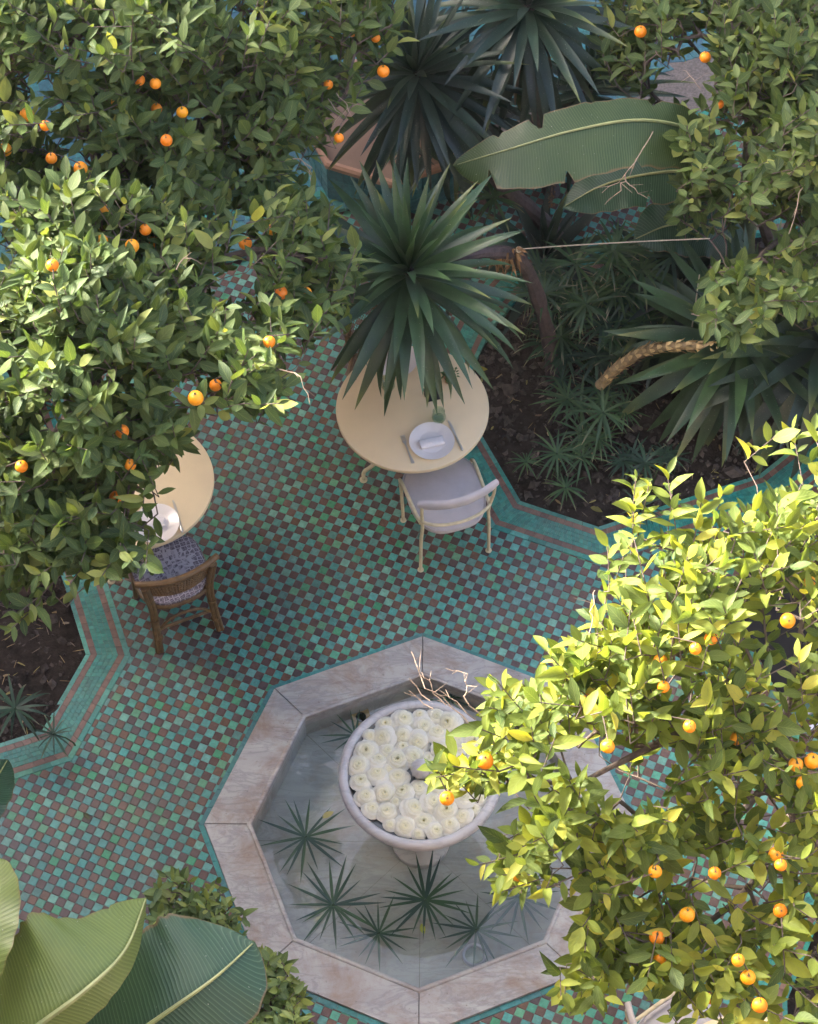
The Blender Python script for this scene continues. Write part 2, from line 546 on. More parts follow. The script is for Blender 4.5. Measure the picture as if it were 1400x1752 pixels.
def banana_material(name, col, col2, rib, dry=0.6, trans=0.25):
    t = NT(name)
    uv = t.pos('uv')
    sep = t.new('ShaderNodeSeparateXYZ')
    t.l.new(uv, sep.inputs[0])
    u, v = sep.outputs[0], sep.outputs[1]          # u across (-1..1 -> 0..1), v along in metres
    p = t.pos('pos')
    ax = t.math('ABSOLUTE', t.math('MULTIPLY_ADD', u, 2.0, -1.0))
    wob = t.noise(6, 2, 0.5, p)
    vv = t.math('ADD', t.math('SUBTRACT', v, t.math('MULTIPLY', ax, 0.05)), t.math('MULTIPLY', wob, 0.02))
    w1 = t.math('SINE', t.math('MULTIPLY', vv, 2 * PI / 0.015))
    w2 = t.math('SINE', t.math('MULTIPLY', vv, 2 * PI / 0.0055))
    base = t.mix(col, col2, t.ramp(t.noise(4.5, 4, 0.6, p), [(0.3, 0.0), (0.7, 1.0)]))
    base = t.mix(base, t.mix(base, rib, 0.38), t.ramp(w1, [(0.70, 0.0), (1.0, 1.0)]))
    base = t.mix(base, t.mix(base, (0.01, 0.03, 0.01), 0.3), t.ramp(w1, [(0.0, 0.5), (0.35, 0.0)]))
    edge = t.math('MULTIPLY', t.math('ADD', ax, t.math('MULTIPLY', t.noise(7, 5, 0.7, p), 0.16)), 0.8)
    base = t.mix(base, (0.17, 0.095, 0.045), t.math('MULTIPLY', t.ramp(edge, [(0.822, 0.0), (0.850, 1.0)]), dry))
    spot = t.noise(95, 2, 0.5, p)
    base = t.mix(base, (0.5, 0.5, 0.47), t.math('MULTIPLY', t.ramp(spot, [(0.745, 0.0), (0.77, 1.0)]), 0.6))
    nb = t.bump(w1, 0.22, 0.002)
    nb = t.bump(w2, 0.12, 0.001, nb)
    bs = t.principled(base, 0.36, nb, 0.45)
    tr = t.new('ShaderNodeBsdfTranslucent')
    t.l.new(t.mix(base, (1.5, 1.6, 0.6), 1.0, 'MULTIPLY'), tr.inputs[0])
    mx = t.new('ShaderNodeMixShader')
    mx.inputs[0].default_value = trans
    t.l.new(bs, mx.inputs[1]); t.l.new(tr.outputs[0], mx.inputs[2])
    return t.done(mx.outputs[0])
M['banana'] = banana_material('banana_leaf', (0.036, 0.066, 0.021), (0.054, 0.086, 0.028), (0.12, 0.15, 0.075))
M['banana_dark'] = banana_material('banana_leaf_dark', (0.024, 0.062, 0.038), (0.034, 0.078, 0.042), (0.11, 0.17, 0.11))
M['banana_under'] = banana_material('banana_leaf_underside', (0.115, 0.165, 0.045), (0.15, 0.20, 0.055), (0.19, 0.24, 0.09), 0.35)
M['banana_rib'] = simple('banana_midrib', (0.22, 0.25, 0.10), 0.5, 20, 0.2)
M['banana_stem'] = simple('banana_stem', (0.13, 0.14, 0.06), 0.7, 12, 0.4, 40, 0.4)

def cushion_material():
    t = NT('patterned_cushion')
    p = t.pos('obj')
    v = t.new('ShaderNodeTexVoronoi', feature='DISTANCE_TO_EDGE')
    v.inputs['Scale'].default_value = 34
    v.inputs['Randomness'].default_value = 0.35
    t.l.new(p, v.inputs['Vector'])
    v2 = t.new('ShaderNodeTexVoronoi', feature='DISTANCE_TO_EDGE')
    v2.inputs['Scale'].default_value = 52
    v2.inputs['Randomness'].default_value = 0.25
    t.l.new(p, v2.inputs['Vector'])
    a = t.ramp(v.outputs['Distance'], [(0.05, 1.0), (0.08, 0.0)])
    b = t.ramp(v2.outputs['Distance'], [(0.04, 1.0), (0.07, 0.0)])
    f = t.math('MAXIMUM', a, t.math('MULTIPLY', b, 0.6))
    base = t.mix(lin(104, 96, 108), lin(178, 172, 182), f)
    return t.done(t.principled(base, 0.85, t.bump(t.noise(500, 2, 0.5, p), 0.2, 0.001), 0.2))
M['cushion'] = cushion_material()

# ------------------------------------------------------------------ the setting: ground, unseen walls that shape the sun and sky light
ROT = math.radians(-1.284)                      # the paving is turned this much against the view axis
def rot2(p, a=ROT):
    return (p[0] * math.cos(a) - p[1] * math.sin(a), p[0] * math.sin(a) + p[1] * math.cos(a))

R_OUT, R_IN = 1.2, 0.938
def octagon(R):
    return [rot2((R * math.cos(math.radians(a)), R * math.sin(math.radians(a)))) for a in range(0, 360, 45)]

mb = MB()
for (x0, y0, x1, y1) in [(-40, -40, 40, -1.3), (-40, 1.3, 40, 40), (-40, -1.3, -1.3, 1.3), (1.3, -1.3, 40, 1.3)]:
    mb.add([(x0, y0, -0.30), (x1, y0, -0.30), (x1, y1, -0.30), (x0, y1, -0.30)], [(0, 1, 2, 3)])
mb.add([(-1.3, -1.3, -0.34), (1.3, -1.3, -0.34), (1.3, 1.3, -0.34), (-1.3, 1.3, -0.34)], [(0, 1, 2, 3)])
mb.build('ground', M['ground'], label='bare earth under and around the tiled courtyard', kind='structure')

def wall(lo, hi, label):  # out of view; placed and stepped in height to shade floor and trees
    MB().box(lo, hi).build('unseen_wall', M['plaster'], smooth=False, label=label, kind='structure')
WALL_SPECS = [((-9.0, -5.6, -0.3), (9.3, -4.4, 8.3), 'unseen plastered wall below the viewer, set to darken the near floor'),
              ((-5.7, -4.39, -0.3), (-5.2, 2.3, 9.2), 'unseen tall plastered wing, added to shade the near side'),
              ((-7.88, -4.38, -0.3), (-7.38, 5.7, 6.25), 'unseen lower plastered wall that lets sun onto the tree tops'),
              ((-7.87, 5.71, -0.3), (-7.37, 7.6, 7.0), 'unseen plastered wall, its height set to shade the far corner tree'),
              ((-7.87, 7.61, -0.3), (-7.37, 13.0, 9.3), 'unseen high plastered wall, raised to shade the far orange tree'),
              ((-7.36, 9.6, -0.3), (9.3, 10.1, 9.2), 'unseen plastered wall beyond the blue terrace, raised to shade its plants')]
for s in WALL_SPECS:
    wall(*s)

# garden beds, as outlines of the soil (counter-clockwise seen from above)
def ground_poly(pix):
    P = [at(x, y)[:2] for x, y in pix]
    area = sum(P[i][0] * P[(i + 1) % len(P)][1] - P[(i + 1) % len(P)][0] * P[i][1] for i in range(len(P)))
    return P if area > 0 else P[::-1]
BED_R = ground_poly([(792, 668), (826, 747), (891, 858), (1024, 902), (1300, 812), (1440, 700), (1560, 560), (1500, 380), (1290, 400), (1100, 450), (905, 490), (842, 560)])
BED_L = ground_poly([(-160, 1320), (8, 1270), (73, 1249), (147, 1120), (112, 1006), (81, 918), (96, 800), (60, 690), (-160, 640)])
BED_Q = ground_poly([(1640, 1420), (1399, 1583), (1347, 1712), (1352, 1900), (1640, 1980)])
BEDS = [('right', BED_R), ('left', BED_L), ('near', BED_Q)]
BLUE = ground_poly([(-300, -120), (-300, 420), (100, 420), (420, 372), (557, 341), (701, 309), (770, 268), (930, 235), (1060, 262), (1200, 205), (1700, 180), (1700, -140), (700, -160)])
BORDER_W = 0.245

# ---- checkered tile floor
TILE = 0.04952
TA = math.radians(-23.72)
TU, TV = np.array([math.cos(TA), math.sin(TA)]), np.array([-math.sin(TA), math.cos(TA)])
T0 = at(408.0, 742.3)[:2]
floor = MB()
big = ground_poly([(-320, -140), (1720, -140), (1640, 1990), (-240, 1990)])
hole = octagon(R_OUT - 0.1)
# grout bed: a grid sheet with the fountain and garden beds left open
gs = 0.1
gx = np.arange(-4.6, 4.6, gs)
gy = np.arange(-2.4, 8.4, gs)
cx, cy = np.meshgrid(gx + gs / 2, gy + gs / 2, indexing='ij')
keep = in_poly(cx, cy, big) & ~in_poly(cx, cy, hole)
for _, bp in BEDS:
    keep &= ~in_poly(cx, cy, offset_poly(bp, 0.07))
for i, j in np.argwhere(keep):
    x, y = gx[i], gy[j]
    floor.add([(x, y, -0.0022), (x + gs, y, -0.0022), (x + gs, y + gs, -0.0022), (x, y + gs, -0.0022)], [(0, 1, 2, 3)])
floor_ob = floor.build('courtyard_floor', M['grout'], smooth=False, kind='structure',
                       label='checkered courtyard floor of small turquoise and brown glazed tiles')

TEALS = [tuple(q * k for q, k in zip(c, (1.28, 1.30, 1.24))) for c in [(0.055, 0.225, 0.185), (0.050, 0.205, 0.185), (0.060, 0.235, 0.165), (0.045, 0.180, 0.165), (0.075, 0.235, 0.215), (0.055, 0.205, 0.195),
         (0.040, 0.200, 0.110), (0.080, 0.230, 0.140), (0.110, 0.260, 0.215), (0.060, 0.165, 0.150), (0.050, 0.215, 0.200), (0.085, 0.215, 0.200)]]
BROWNS = [tuple(q * .82 for q in c) for c in [(0.110, 0.062, 0.056), (0.125, 0.066, 0.055), (0.090, 0.055, 0.054), (0.140, 0.080, 0.062), (0.105, 0.068, 0.064), (0.085, 0.058, 0.060), (0.150, 0.078, 0.050)]]
NN = 130
ii, jj = np.meshgrid(np.arange(-NN, NN), np.arange(-NN, NN), indexing='ij')
ctr = T0[None, None] + ii[..., None] * TILE * TU + jj[..., None] * TILE * TV
tx, ty = ctr[..., 0], ctr[..., 1]
pj = project(np.stack([tx, ty, np.zeros_like(tx)], -1))
ok = (pj[..., 0] > -160) & (pj[..., 0] < 1560) & (pj[..., 1] > -100) & (pj[..., 1] < 1900)
ok &= ~in_poly(tx, ty, octagon(R_OUT + 0.005))
for _, bp in BEDS:
    ok &= ~in_poly(tx, ty, offset_poly(bp, BORDER_W - 0.022))
ok &= ~in_poly(tx, ty, offset_poly(BLUE, -0.03))
T_IDX = np.argwhere(ok)
TILE_V = []
def tile_template(seed):
    r = random.Random(seed)
    h = TILE / 2 - 0.0007
    c = [(sx * (h - r.uniform(0, .0009)), sy * (h - r.uniform(0, .0009))) for sx, sy in ((-1, -1), (1, -1), (1, 1), (-1, 1))]
    b = 0.0011
    vs = [(x, y, -0.006) for x, y in c] + [(x, y, -0.0012) for x, y in c] + [(x - math.copysign(b, x), y - math.copysign(b, y), r.uniform(-.0004, .0006)) for x, y in c]
    fs = [(8, 9, 10, 11)]
    for k in range(4):
        k2 = (k + 1) % 4
        fs += [(k, k2, 4 + k2, 4 + k), (4 + k, 4 + k2, 8 + k2, 8 + k)]
    return np.array(vs), fs
TT = [tile_template(s) for s in range(6)]
open_px = [(330, 760), (560, 640), (600, 800), (680, 1000), (880, 980), (960, 1060), (700, 1080), (460, 1170), (340, 1410), (385, 1530), (270, 1500), (150, 1560), (30, 1500), (0, 1340), (200, 1220), (240, 1100)]
tile_rec = []
for (i, j) in T_IDX:
    c = (int(i) + int(j)) % 2
    x, y = ctr[i, j]
    px, py, dz = pj[i, j]
    r = RNG.random()
    pal = TEALS if c == 0 else BROWNS
    ci = int(RNG.integers(len(pal)))
    tile_rec.append((x, y, px, py, dz, c, ci, int(RNG.integers(6))))
vis = [k for k, t in enumerate(tile_rec) if in_poly(t[2], t[3], open_px)]
vis.sort(key=lambda k: tile_rec[k][4])
near = set(vis[:300])
RT = np.array([[TU[0], TV[0], 0], [TU[1], TV[1], 0], [0, 0, 1]])
def tile_pose(t, rr):
    a, b = rr.uniform(-.010, .010), rr.uniform(-.010, .010)
    Rx = np.array([[1, 0, b], [0, 1, a], [-b, -a, 1]])
    s = rr.choice([0, 1, 2, 3]) * PI / 2
    Rz = np.array([[math.cos(s), -math.sin(s), 0], [math.sin(s), math.cos(s), 0], [0, 0, 1]])
    return RT @ Rx @ Rz, np.array([t[0], t[1], rr.uniform(-.0006, .0006)])
tile_meshes = {}
for c, pal in ((0, TEALS), (1, BROWNS)):
    for ci, colr in enumerate(pal):
        for s in range(2):
            b = MB(); b.add(TT[s][0], TT[s][1], colr)
            tile_meshes[(c, ci, s)] = b.mesh('tile', M['tile'], smooth=False)
rr = random.Random(5)
far_V, far_T = [], []
for k, t in enumerate(tile_rec):
    R, P = tile_pose(t, rr)
    if k in near:
        Mx = Matrix(((*R[0], P[0]), (*R[1], P[1]), (*R[2], P[2]), (0, 0, 0, 1)))
        link('tile', tile_meshes[(t[5], t[6], t[7] % 2)], floor_ob, M=Mx)
    else:
        far_V.append(TT[t[7]][0] @ R.T + P)
        kk = rr.uniform(0.86, 1.14)
        pal = TEALS if t[5] == 0 else BROWNS
        far_T.append([q * kk for q in pal[t[6]]])
far = batch_mesh('tile_field', np.array(far_V), TT[0][1], np.array(far_T), M['tile'])
far.polygons.foreach_set('use_smooth', np.zeros(len(far.polygons), bool))
link('tile_field', far, floor_ob, kind='stuff')

# ---- bands of tile round the garden beds
def piece(mb, q, z, tint, gap=0.0011, drop=0.03):
    """a little slab with quad outline q (4 xy points, counter-clockwise), top at z"""
    q = [np.array(p) for p in q]
    c = sum(q) / 4
    q = [p + norm(c - p) * gap for p in q]
    vs = [(p[0], p[1], z - drop) for p in q] + [(p[0], p[1], z) for p in q]
    mb.add(vs, [(4, 5, 6, 7)] + [(k, (k + 1) % 4, 4 + (k + 1) % 4, 4 + k) for k in range(4)], tint)

def band_pieces(poly, d0, d1, length, rows, visible_only=True):
    for r in range(rows):
        a0, a1 = d0 + (d1 - d0) * r / rows, d0 + (d1 - d0) * (r + 1) / rows
        P0, P1 = offset_poly(poly, a0), offset_poly(poly, a1)
        n = len(poly)
        for e in range(n):
            A0, B0, A1, B1 = P0[e], P0[(e + 1) % n], P1[e], P1[(e + 1) % n]
            L = np.linalg.norm(B1 - A1)
            k = max(1, int(round(L / length)))
            for s in range(k):
                t0, t1 = s / k, (s + 1) / k
                yield [A0 + (B0 - A0) * t0, A1 + (B1 - A1) * t0, A1 + (B1 - A1) * t1, A0 + (B0 - A0) * t1]
def shade(c, lo=0.85, hi=1.15, rr=random):
    k = rr.uniform(lo, hi)
    return tuple(q * k for q in c)
AQUA = [tuple(q * k for q, k in zip(c, (.72, 1.0, .9))) for c in [(0.035, 0.215, 0.200), (0.030, 0.195, 0.190), (0.045, 0.230, 0.200), (0.035, 0.185, 0.175), (0.060, 0.235, 0.205)]]
BRICK = [(0.150, 0.085, 0.065), (0.130, 0.072, 0.058), (0.175, 0.100, 0.072)]
def seen(q, m=60):
    p = project(np.array([q[0][0], q[0][1], 0.0]))
    return -m < p[0] < IMG_W + m and -m < p[1] < IMG_H + m
for nm, bp in BEDS:
    root = thing('bed_border', {'right': 'turquoise and brown tiled border round the planting bed beside the laid table',
                                'left': 'turquoise and brown tiled border round the dark bed behind the rattan chair',
                                'near': 'turquoise and brown tiled border round the bed under the sunlit orange tree'}[nm], 'border')
    root['kind'] = 'structure'
    em = {}
    strips = {'inner_brown_strip': MB(), 'turquoise_band': MB(), 'outer_brown_strip': MB()}
    for d0, d1, ln in ((0.0, 0.026, 0.115), (0.212, 0.245, 0.12)):
        for q in band_pieces(bp, d0, d1, ln, 1):
            if not seen(q, 150):
                continue
            b = MB(); piece(b, q, 0.0045 + random.uniform(-.0005, .0005), shade(random.choice(AQUA + TEALS[:4])), drop=0.10 if d0 == 0 else 0.03)
            b.build('edging_tile', M['zellige'], root, smooth=False)
    for key, d0, d1, ln, rows, pal in (('inner_brown_strip', 0.026, 0.062, 0.055, 1, BRICK), ('turquoise_band', 0.062, 0.176, 0.026, 4, AQUA), ('outer_brown_strip', 0.176, 0.212, 0.06, 1, BRICK)):
        for q in band_pieces(bp, d0, d1, ln, rows):
            if key != 'turquoise_band' and seen(q, 15):
                b = MB(); piece(b, q, 0.0042 + random.uniform(-.0006, .0006), shade(random.choice(pal), .8, 1.2), gap=0.0008)
                b.build('strip_tile', M['zellige'], root, smooth=False)
            elif seen(q, 150):
                piece(strips[key], q, 0.0042 + random.uniform(-.0006, .0006), shade(random.choice(pal), .8, 1.2), gap=0.0008)
        if strips[key].v:
            strips[key].build(key, M['zellige'], root, smooth=False, kind='stuff')

# ---- blue tiled terrace at the far side, a little raised
blue = MB()
bl = 0.075
TERR_TILES = []
for i in range(-70, 70):
    for j in range(-20, 120):
        x, y = i * bl + (j % 2) * 0.02, 2.5 + j * bl
        if not bool(in_poly(x, y, BLUE)):
            continue
        p = project(np.array([x, y, 0.0]))
        if p[0] < -150 or p[0] > 1550 or p[1] < -120:
            continue
        a = 0.35
        qq = []
        for sx, sy in ((-.5, -.5), (.5, -.5), (.5, .5), (-.5, .5)):
            gxp, gyp = i + sx, j + sy
            jx, jy = vnoise(gxp * 3.7 + 5, gyp * 2.9 + 9) - .5, vnoise(gxp * 2.3 + 31, gyp * 3.1 + 17) - .5
            X, Y = x + sx * bl + jx * bl * .45, y + sy * bl + jy * bl * .45
            qq.append((X * math.cos(.25) - (Y - 5) * math.sin(.25), 5 + X * math.sin(.25) + (Y - 5) * math.cos(.25)))
        near_t = in_poly(p[0], p[1], [(500, 200), (600, 190), (640, 300), (690, 330), (520, 350), (480, 280)]) or in_poly(p[0], p[1], [(960, 40), (1070, 30), (1090, 250), (960, 250)])
        tgt = MB() if near_t else blue
        piece(tgt, qq, 0.05 + random.uniform(-.001, .001), shade(random.choice([(0.045, 0.17, 0.20), (0.05, 0.20, 0.22), (0.04, 0.14, 0.19), (0.055, 0.22, 0.21)])), gap=0.0015)
        if near_t:
            TERR_TILES.append(tgt)
terr = MB()
terr.prism(BLUE, -0.1, 0.044)
terrace = terr.build('tiled_terrace', M['grout'], smooth=False, kind='structure', label='blue-green tiled terrace behind the big yuccas')
blue.build('terrace_tiles', M['bluetile'], terrace, smooth=False, kind='stuff')
for tt_ in TERR_TILES[:300]:
    tt_.build('terrace_tile', M['bluetile'], terrace, smooth=False)
for q in band_pieces(BLUE, -0.035, 0.012, 0.14, 1):
    if seen(q, 100):
        b = MB(); piece(b, q, 0.056, shade(AQUA[2]), drop=0.06)
        b.build('edging_tile', M['zellige'], terrace, smooth=False)

# ---- soil
def soil_bed(nm, bp, label):
    P = offset_poly(bp, 0.03)
    xs, ys = [p[0] for p in P], [p[1] for p in P]
    st = 0.035
    X = np.arange(max(min(xs), -4), min(max(xs), 4) + st, st)
    Y = np.arange(max(min(ys), -2.6), min(max(ys), 6) + st, st)
    gxx, gyy = np.meshgrid(X, Y, indexing='ij')
    z = -0.075 + 0.05 * vnoise(gxx * 4, gyy * 4) + 0.03 * vnoise(gxx * 13 + 7, gyy * 13) + 0.02 * vnoise(gxx * 31, gyy * 31 + 3)
    b = MB()
    verts = np.stack([gxx, gyy, z], -1).reshape(-1, 3)
    ny = len(Y)
    cxm = (gxx[:-1, :-1] + st / 2); cym = (gyy[:-1, :-1] + st / 2)
    kp = in_poly(cxm, cym, P)
    faces = [(i * ny + j, (i + 1) * ny + j, (i + 1) * ny + j + 1, i * ny + j + 1) for i, j in np.argwhere(kp)]
    b.add(verts, faces)
    so = b.build('soil', M['soil'], label=label, kind='structure', sharp=None)
    # clods
    ico_v = [(0, 0, 1), (0, 0, -1)] + [(math.cos(a) * .9, math.sin(a) * .9, h) for a, h in [(k * PI / 3, 0.35 if k % 2 else -0.3) for k in range(6)]]
    ico_f = [(0, 2 + k, 2 + (k + 1) % 6) for k in range(6)] + [(1, 2 + (k + 1) % 6, 2 + k) for k in range(6)]
    V, T = [], []
    tries = 0
    bi = offset_poly(bp, -0.02)
    while len(V) < (2600 if nm == 'right' else 700) and tries < 20000:
        tries += 1
        x, y = random.uniform(X[0], X[-1]), random.uniform(Y[0], Y[-1])
        if not bool(in_poly(x, y, bi)):
            continue
        s = 0.009 + 0.026 * random.random() ** 2.5 + (0.04 if random.random() < 0.012 else 0)
        i, j = min(int((x - X[0]) / st), len(X) - 1), min(int((y - Y[0]) / st), ny - 1)
        q = np.array(ico_v) * s * np.array([random.uniform(.7, 1.3), random.uniform(.7, 1.3), random.uniform(.5, .9)])
        q = q * (1 + 0.25 * RNG.standard_normal((8, 1)))
        a = random.uniform(0, 6.28)
        R = np.array([[math.cos(a), -math.sin(a), 0], [math.sin(a), math.cos(a), 0], [0, 0, 1]])
        V.append(q @ R.T + np.array([x, y, z[i, j] + s * .35])); T.append([random.uniform(.6, 1.35)] * 3)
    me = batch_mesh('clods', np.array(V), ico_f, np.array(T), M['clod'])
    me.polygons.foreach_set('use_smooth', np.zeros(len(me.polygons), bool))
    link('clods', me, so, kind='stuff')
    # dry litter
    V, T = [], []
    lv = np.array([(-.5, -1, 0), (.5, -1, 0.1), (.8, 0, .25), (.3, 1, .1), (-.3, 1, .1), (-.8, 0, .25)]) * 0.5
    tries = 0
    nl = {'right': 200, 'left': 320, 'near': 90}[nm]
    while len(V) < nl and tries < 20000:
        tries += 1
        x, y = random.uniform(X[0], X[-1]), random.uniform(Y[0], Y[-1])
        if not bool(in_poly(x, y, bi)):
            continue
        i, j = min(int((x - X[0]) / st), len(X) - 1), min(int((y - Y[0]) / st), ny - 1)
        thin = random.random() < (0.75 if nm == 'left' else 0.5)
        L, Wd = (random.uniform(.03, .07), .006) if thin else (random.uniform(.03, .055), random.uniform(.012, .022))
        a = random.uniform(0, 6.28)
        R = np.array([[math.cos(a), -math.sin(a), 0], [math.sin(a), math.cos(a), 0], [0, 0, 1]])
        q = lv * np.array([Wd, L, L * random.uniform(-.3, .6)])
        V.append(q @ R.T + np.array([x, y, z[i, j] + .012]))
        T.append(shade(random.choice([(.20, .13, .06), (.28, .2, .1), (.13, .08, .05), (.24, .2, .06), (.16, .12, .09)])))
    link('fallen_litter', batch_mesh('fallen_litter', np.array(V), [(0, 1, 2, 5), (5, 2, 3, 4)], np.array(T), M['litter']), so, kind='stuff')
soil_bed('right', BED_R, 'dark crumbly soil of the planting bed beside the laid table')
soil_bed('left', BED_L, 'dark leaf-strewn soil of the bed behind the rattan chair')
soil_bed('near', BED_Q, 'dark soil of the bed under the sunlit orange tree')

# ------------------------------------------------------------------ fountain
fountain = thing('fountain', 'octagonal marble pool with a round marble pedestal bowl in its middle', 'fountain')
OO, OI = octagon(R_OUT), octagon(R_IN)
OG = octagon(R_IN + 0.026)
for k in range(8):
    k2 = (k + 1) % 8
    b = MB()
    def shr(p, q, g=0.0016):
        d = norm(np.array(q) - np.array(p))
        return tuple(np.array(p) + d * g)
    A, B, Bo, Ao = shr(OG[k], OG[k2]), shr(OG[k2], OG[k]), shr(OO[k2], OO[k]), shr(OO[k], OO[k2])
    e = 0.004
    cen = np.mean([A, B, Bo, Ao], 0)
    top = [tuple(np.array(p) + norm(cen - np.array(p)) * e) for p in (Ao, Bo, B, A)]
    base = [Ao, Bo, B, A]
    vs = [(*p, -0.06) for p in base] + [(*p, 0.021) for p in base] + [(*p, 0.025) for p in top]
    fs = [(8, 9, 10, 11)]
    for i in range(4):
        i2 = (i + 1) % 4
        fs += [(i, i2, 4 + i2, 4 + i), (4 + i, 4 + i2, 8 + i2, 8 + i)]
    b.add(vs, fs)
    sl = b.build('rim_slab', M['marble'], fountain, smooth=False)
    # rounded lip along the inner edge
    b = MB()
    I2 = octagon(R_IN)
    p0, p1 = np.array(I2[k]), np.array(I2[k2])
    q0, q1 = np.array(OG[k]), np.array(OG[k2])
    prof = [(1.0, 0.010), (1.0, 0.029), (0.75, 0.034), (0.25, 0.034), (0.0, 0.029), (0.0, -0.02), (0.25, -0.028)]
    vs = []
    for (t, zz) in prof:
        for E0, E1 in ((p0, q0), (p1, q1)):
            xy = E0 + (E1 - E0) * t
            vs.append((xy[0], xy[1], zz))
    b.add(vs, [(2 * i, 2 * i + 1, 2 * i + 3, 2 * i + 2) for i in range(len(prof) - 1)])
    b.build('lip', M['marble'], sl, smooth=True, sharp=50)
for q in band_pieces(octagon(R_OUT + 0.002), 0.0, 0.030, 0.125, 1):
    b = MB(); piece(b, q, 0.0045 + random.uniform(-.0005, .0005), shade(random.choice([(0.040, 0.20, 0.19), (0.05, 0.21, 0.21), (0.055, 0.19, 0.20)])))
    b.build('edging_tile', M['zellige'], fountain, smooth=False)
OW = octagon(R_IN + 0.006)
for k in range(8):
    k2 = (k + 1) % 8
    MB().add([(*OW[k], -0.22), (*OW[k2], -0.22), (*OW[k2], 0.009), (*OW[k], 0.009)], [(1, 0, 3, 2)]).build('basin_wall', M['poolmarble'], fountain, smooth=False)
# basin floor in slabs meeting under the pedestal
for k in range(8):
    k2 = (k + 1) % 8
    n0, n1 = np.array(octagon(R_IN + 0.05)[k]), np.array(octagon(R_IN + 0.05)[k2])
    c0, c1 = n0 * 0.12, n1 * 0.12
    t = norm(n1 - n0) * 0.002
    MB().add([(*(c0 + t * .3), -0.20), (*(n0 + t), -0.20), (*(n1 - t), -0.20), (*(c1 - t * .3), -0.20)], [(0, 1, 2, 3)]).build('basin_floor_slab', M['poolmarble'], fountain, smooth=False)
MB().add([(*p, -0.206) for p in octagon(R_IN + 0.06)], [tuple(range(8))]).build('basin_bed', M['grout'], fountain, smooth=False)

prof = [(0.16, -0.20), (0.165, -0.15), (0.15, -0.13), (0.12, -0.10), (0.10, 0.0), (0.085, 0.10), (0.10, 0.17), (0.125, 0.20), (0.13, 0.225), (0.105, 0.25), (0.085, 0.30), (0.10, 0.36), (0.135, 0.40)]
MB().lathe(prof, 40).build('pedestal', M['bowl'], fountain)
def scallop(a, z):
    return 1.0 + 0.02 * math.sin(a * 22) if z < 0.585 else 1.0
prof = [(0.10, 0.385), (0.17, 0.41), (0.25, 0.455), (0.33, 0.52), (0.385, 0.58), (0.40, 0.61)]
bowl = MB().lathe(prof, 132, wob=scallop).lathe([(0.40, 0.61), (0.413, 0.618), (0.421, 0.630), (0.421, 0.642)], 132)
prof2 = [(0.380, 0.690), (0.374, 0.655), (0.33, 0.625), (0.15, 0.60), (0.0001, 0.595)]
bowl.lathe(prof2, 132)
bowl_ob = bowl.build('bowl', M['bowl'], fountain, sharp=50)
lip = []
for k in range(13):
    a = math.radians(-110 + 260 * k / 12)
    lip.append((0.407 + 0.028 * math.cos(a), 0.675 + 0.033 * math.sin(a)))
MB().lathe(lip, 96).build('bowl_lip', M['bowl'], bowl_ob)
fin = MB().lathe([(0.03, 0.60), (0.028, 0.66), (0.034, 0.685), (0.05, 0.715), (0.054, 0.74), (0.048, 0.765), (0.032, 0.785), (0.012, 0.793), (0.0005, 0.794)], 48,
                 wob=lambda a, z: 1 - 0.06 * abs(math.sin(a * 5)) ** 3 if z > .69 else 1.0)
fin.build('finial', M['bowl'], fountain)

WATER_Z = -0.075
MB().add([(*p, WATER_Z) for p in octagon(R_IN + 0.004)], [tuple(range(8))]).build('pool_water', M['water'], smooth=False, kind='structure', label='still clear water in the octagonal marble pool')
wv = [(0.376 * math.cos(2 * PI * k / 64), 0.376 * math.sin(2 * PI * k / 64), 0.668) for k in range(64)]
MB().add(wv, [tuple(range(64))]).build('bowl_water', M['bowlwater'], smooth=False, kind='structure', label='water under the white roses in the round marble bowl')

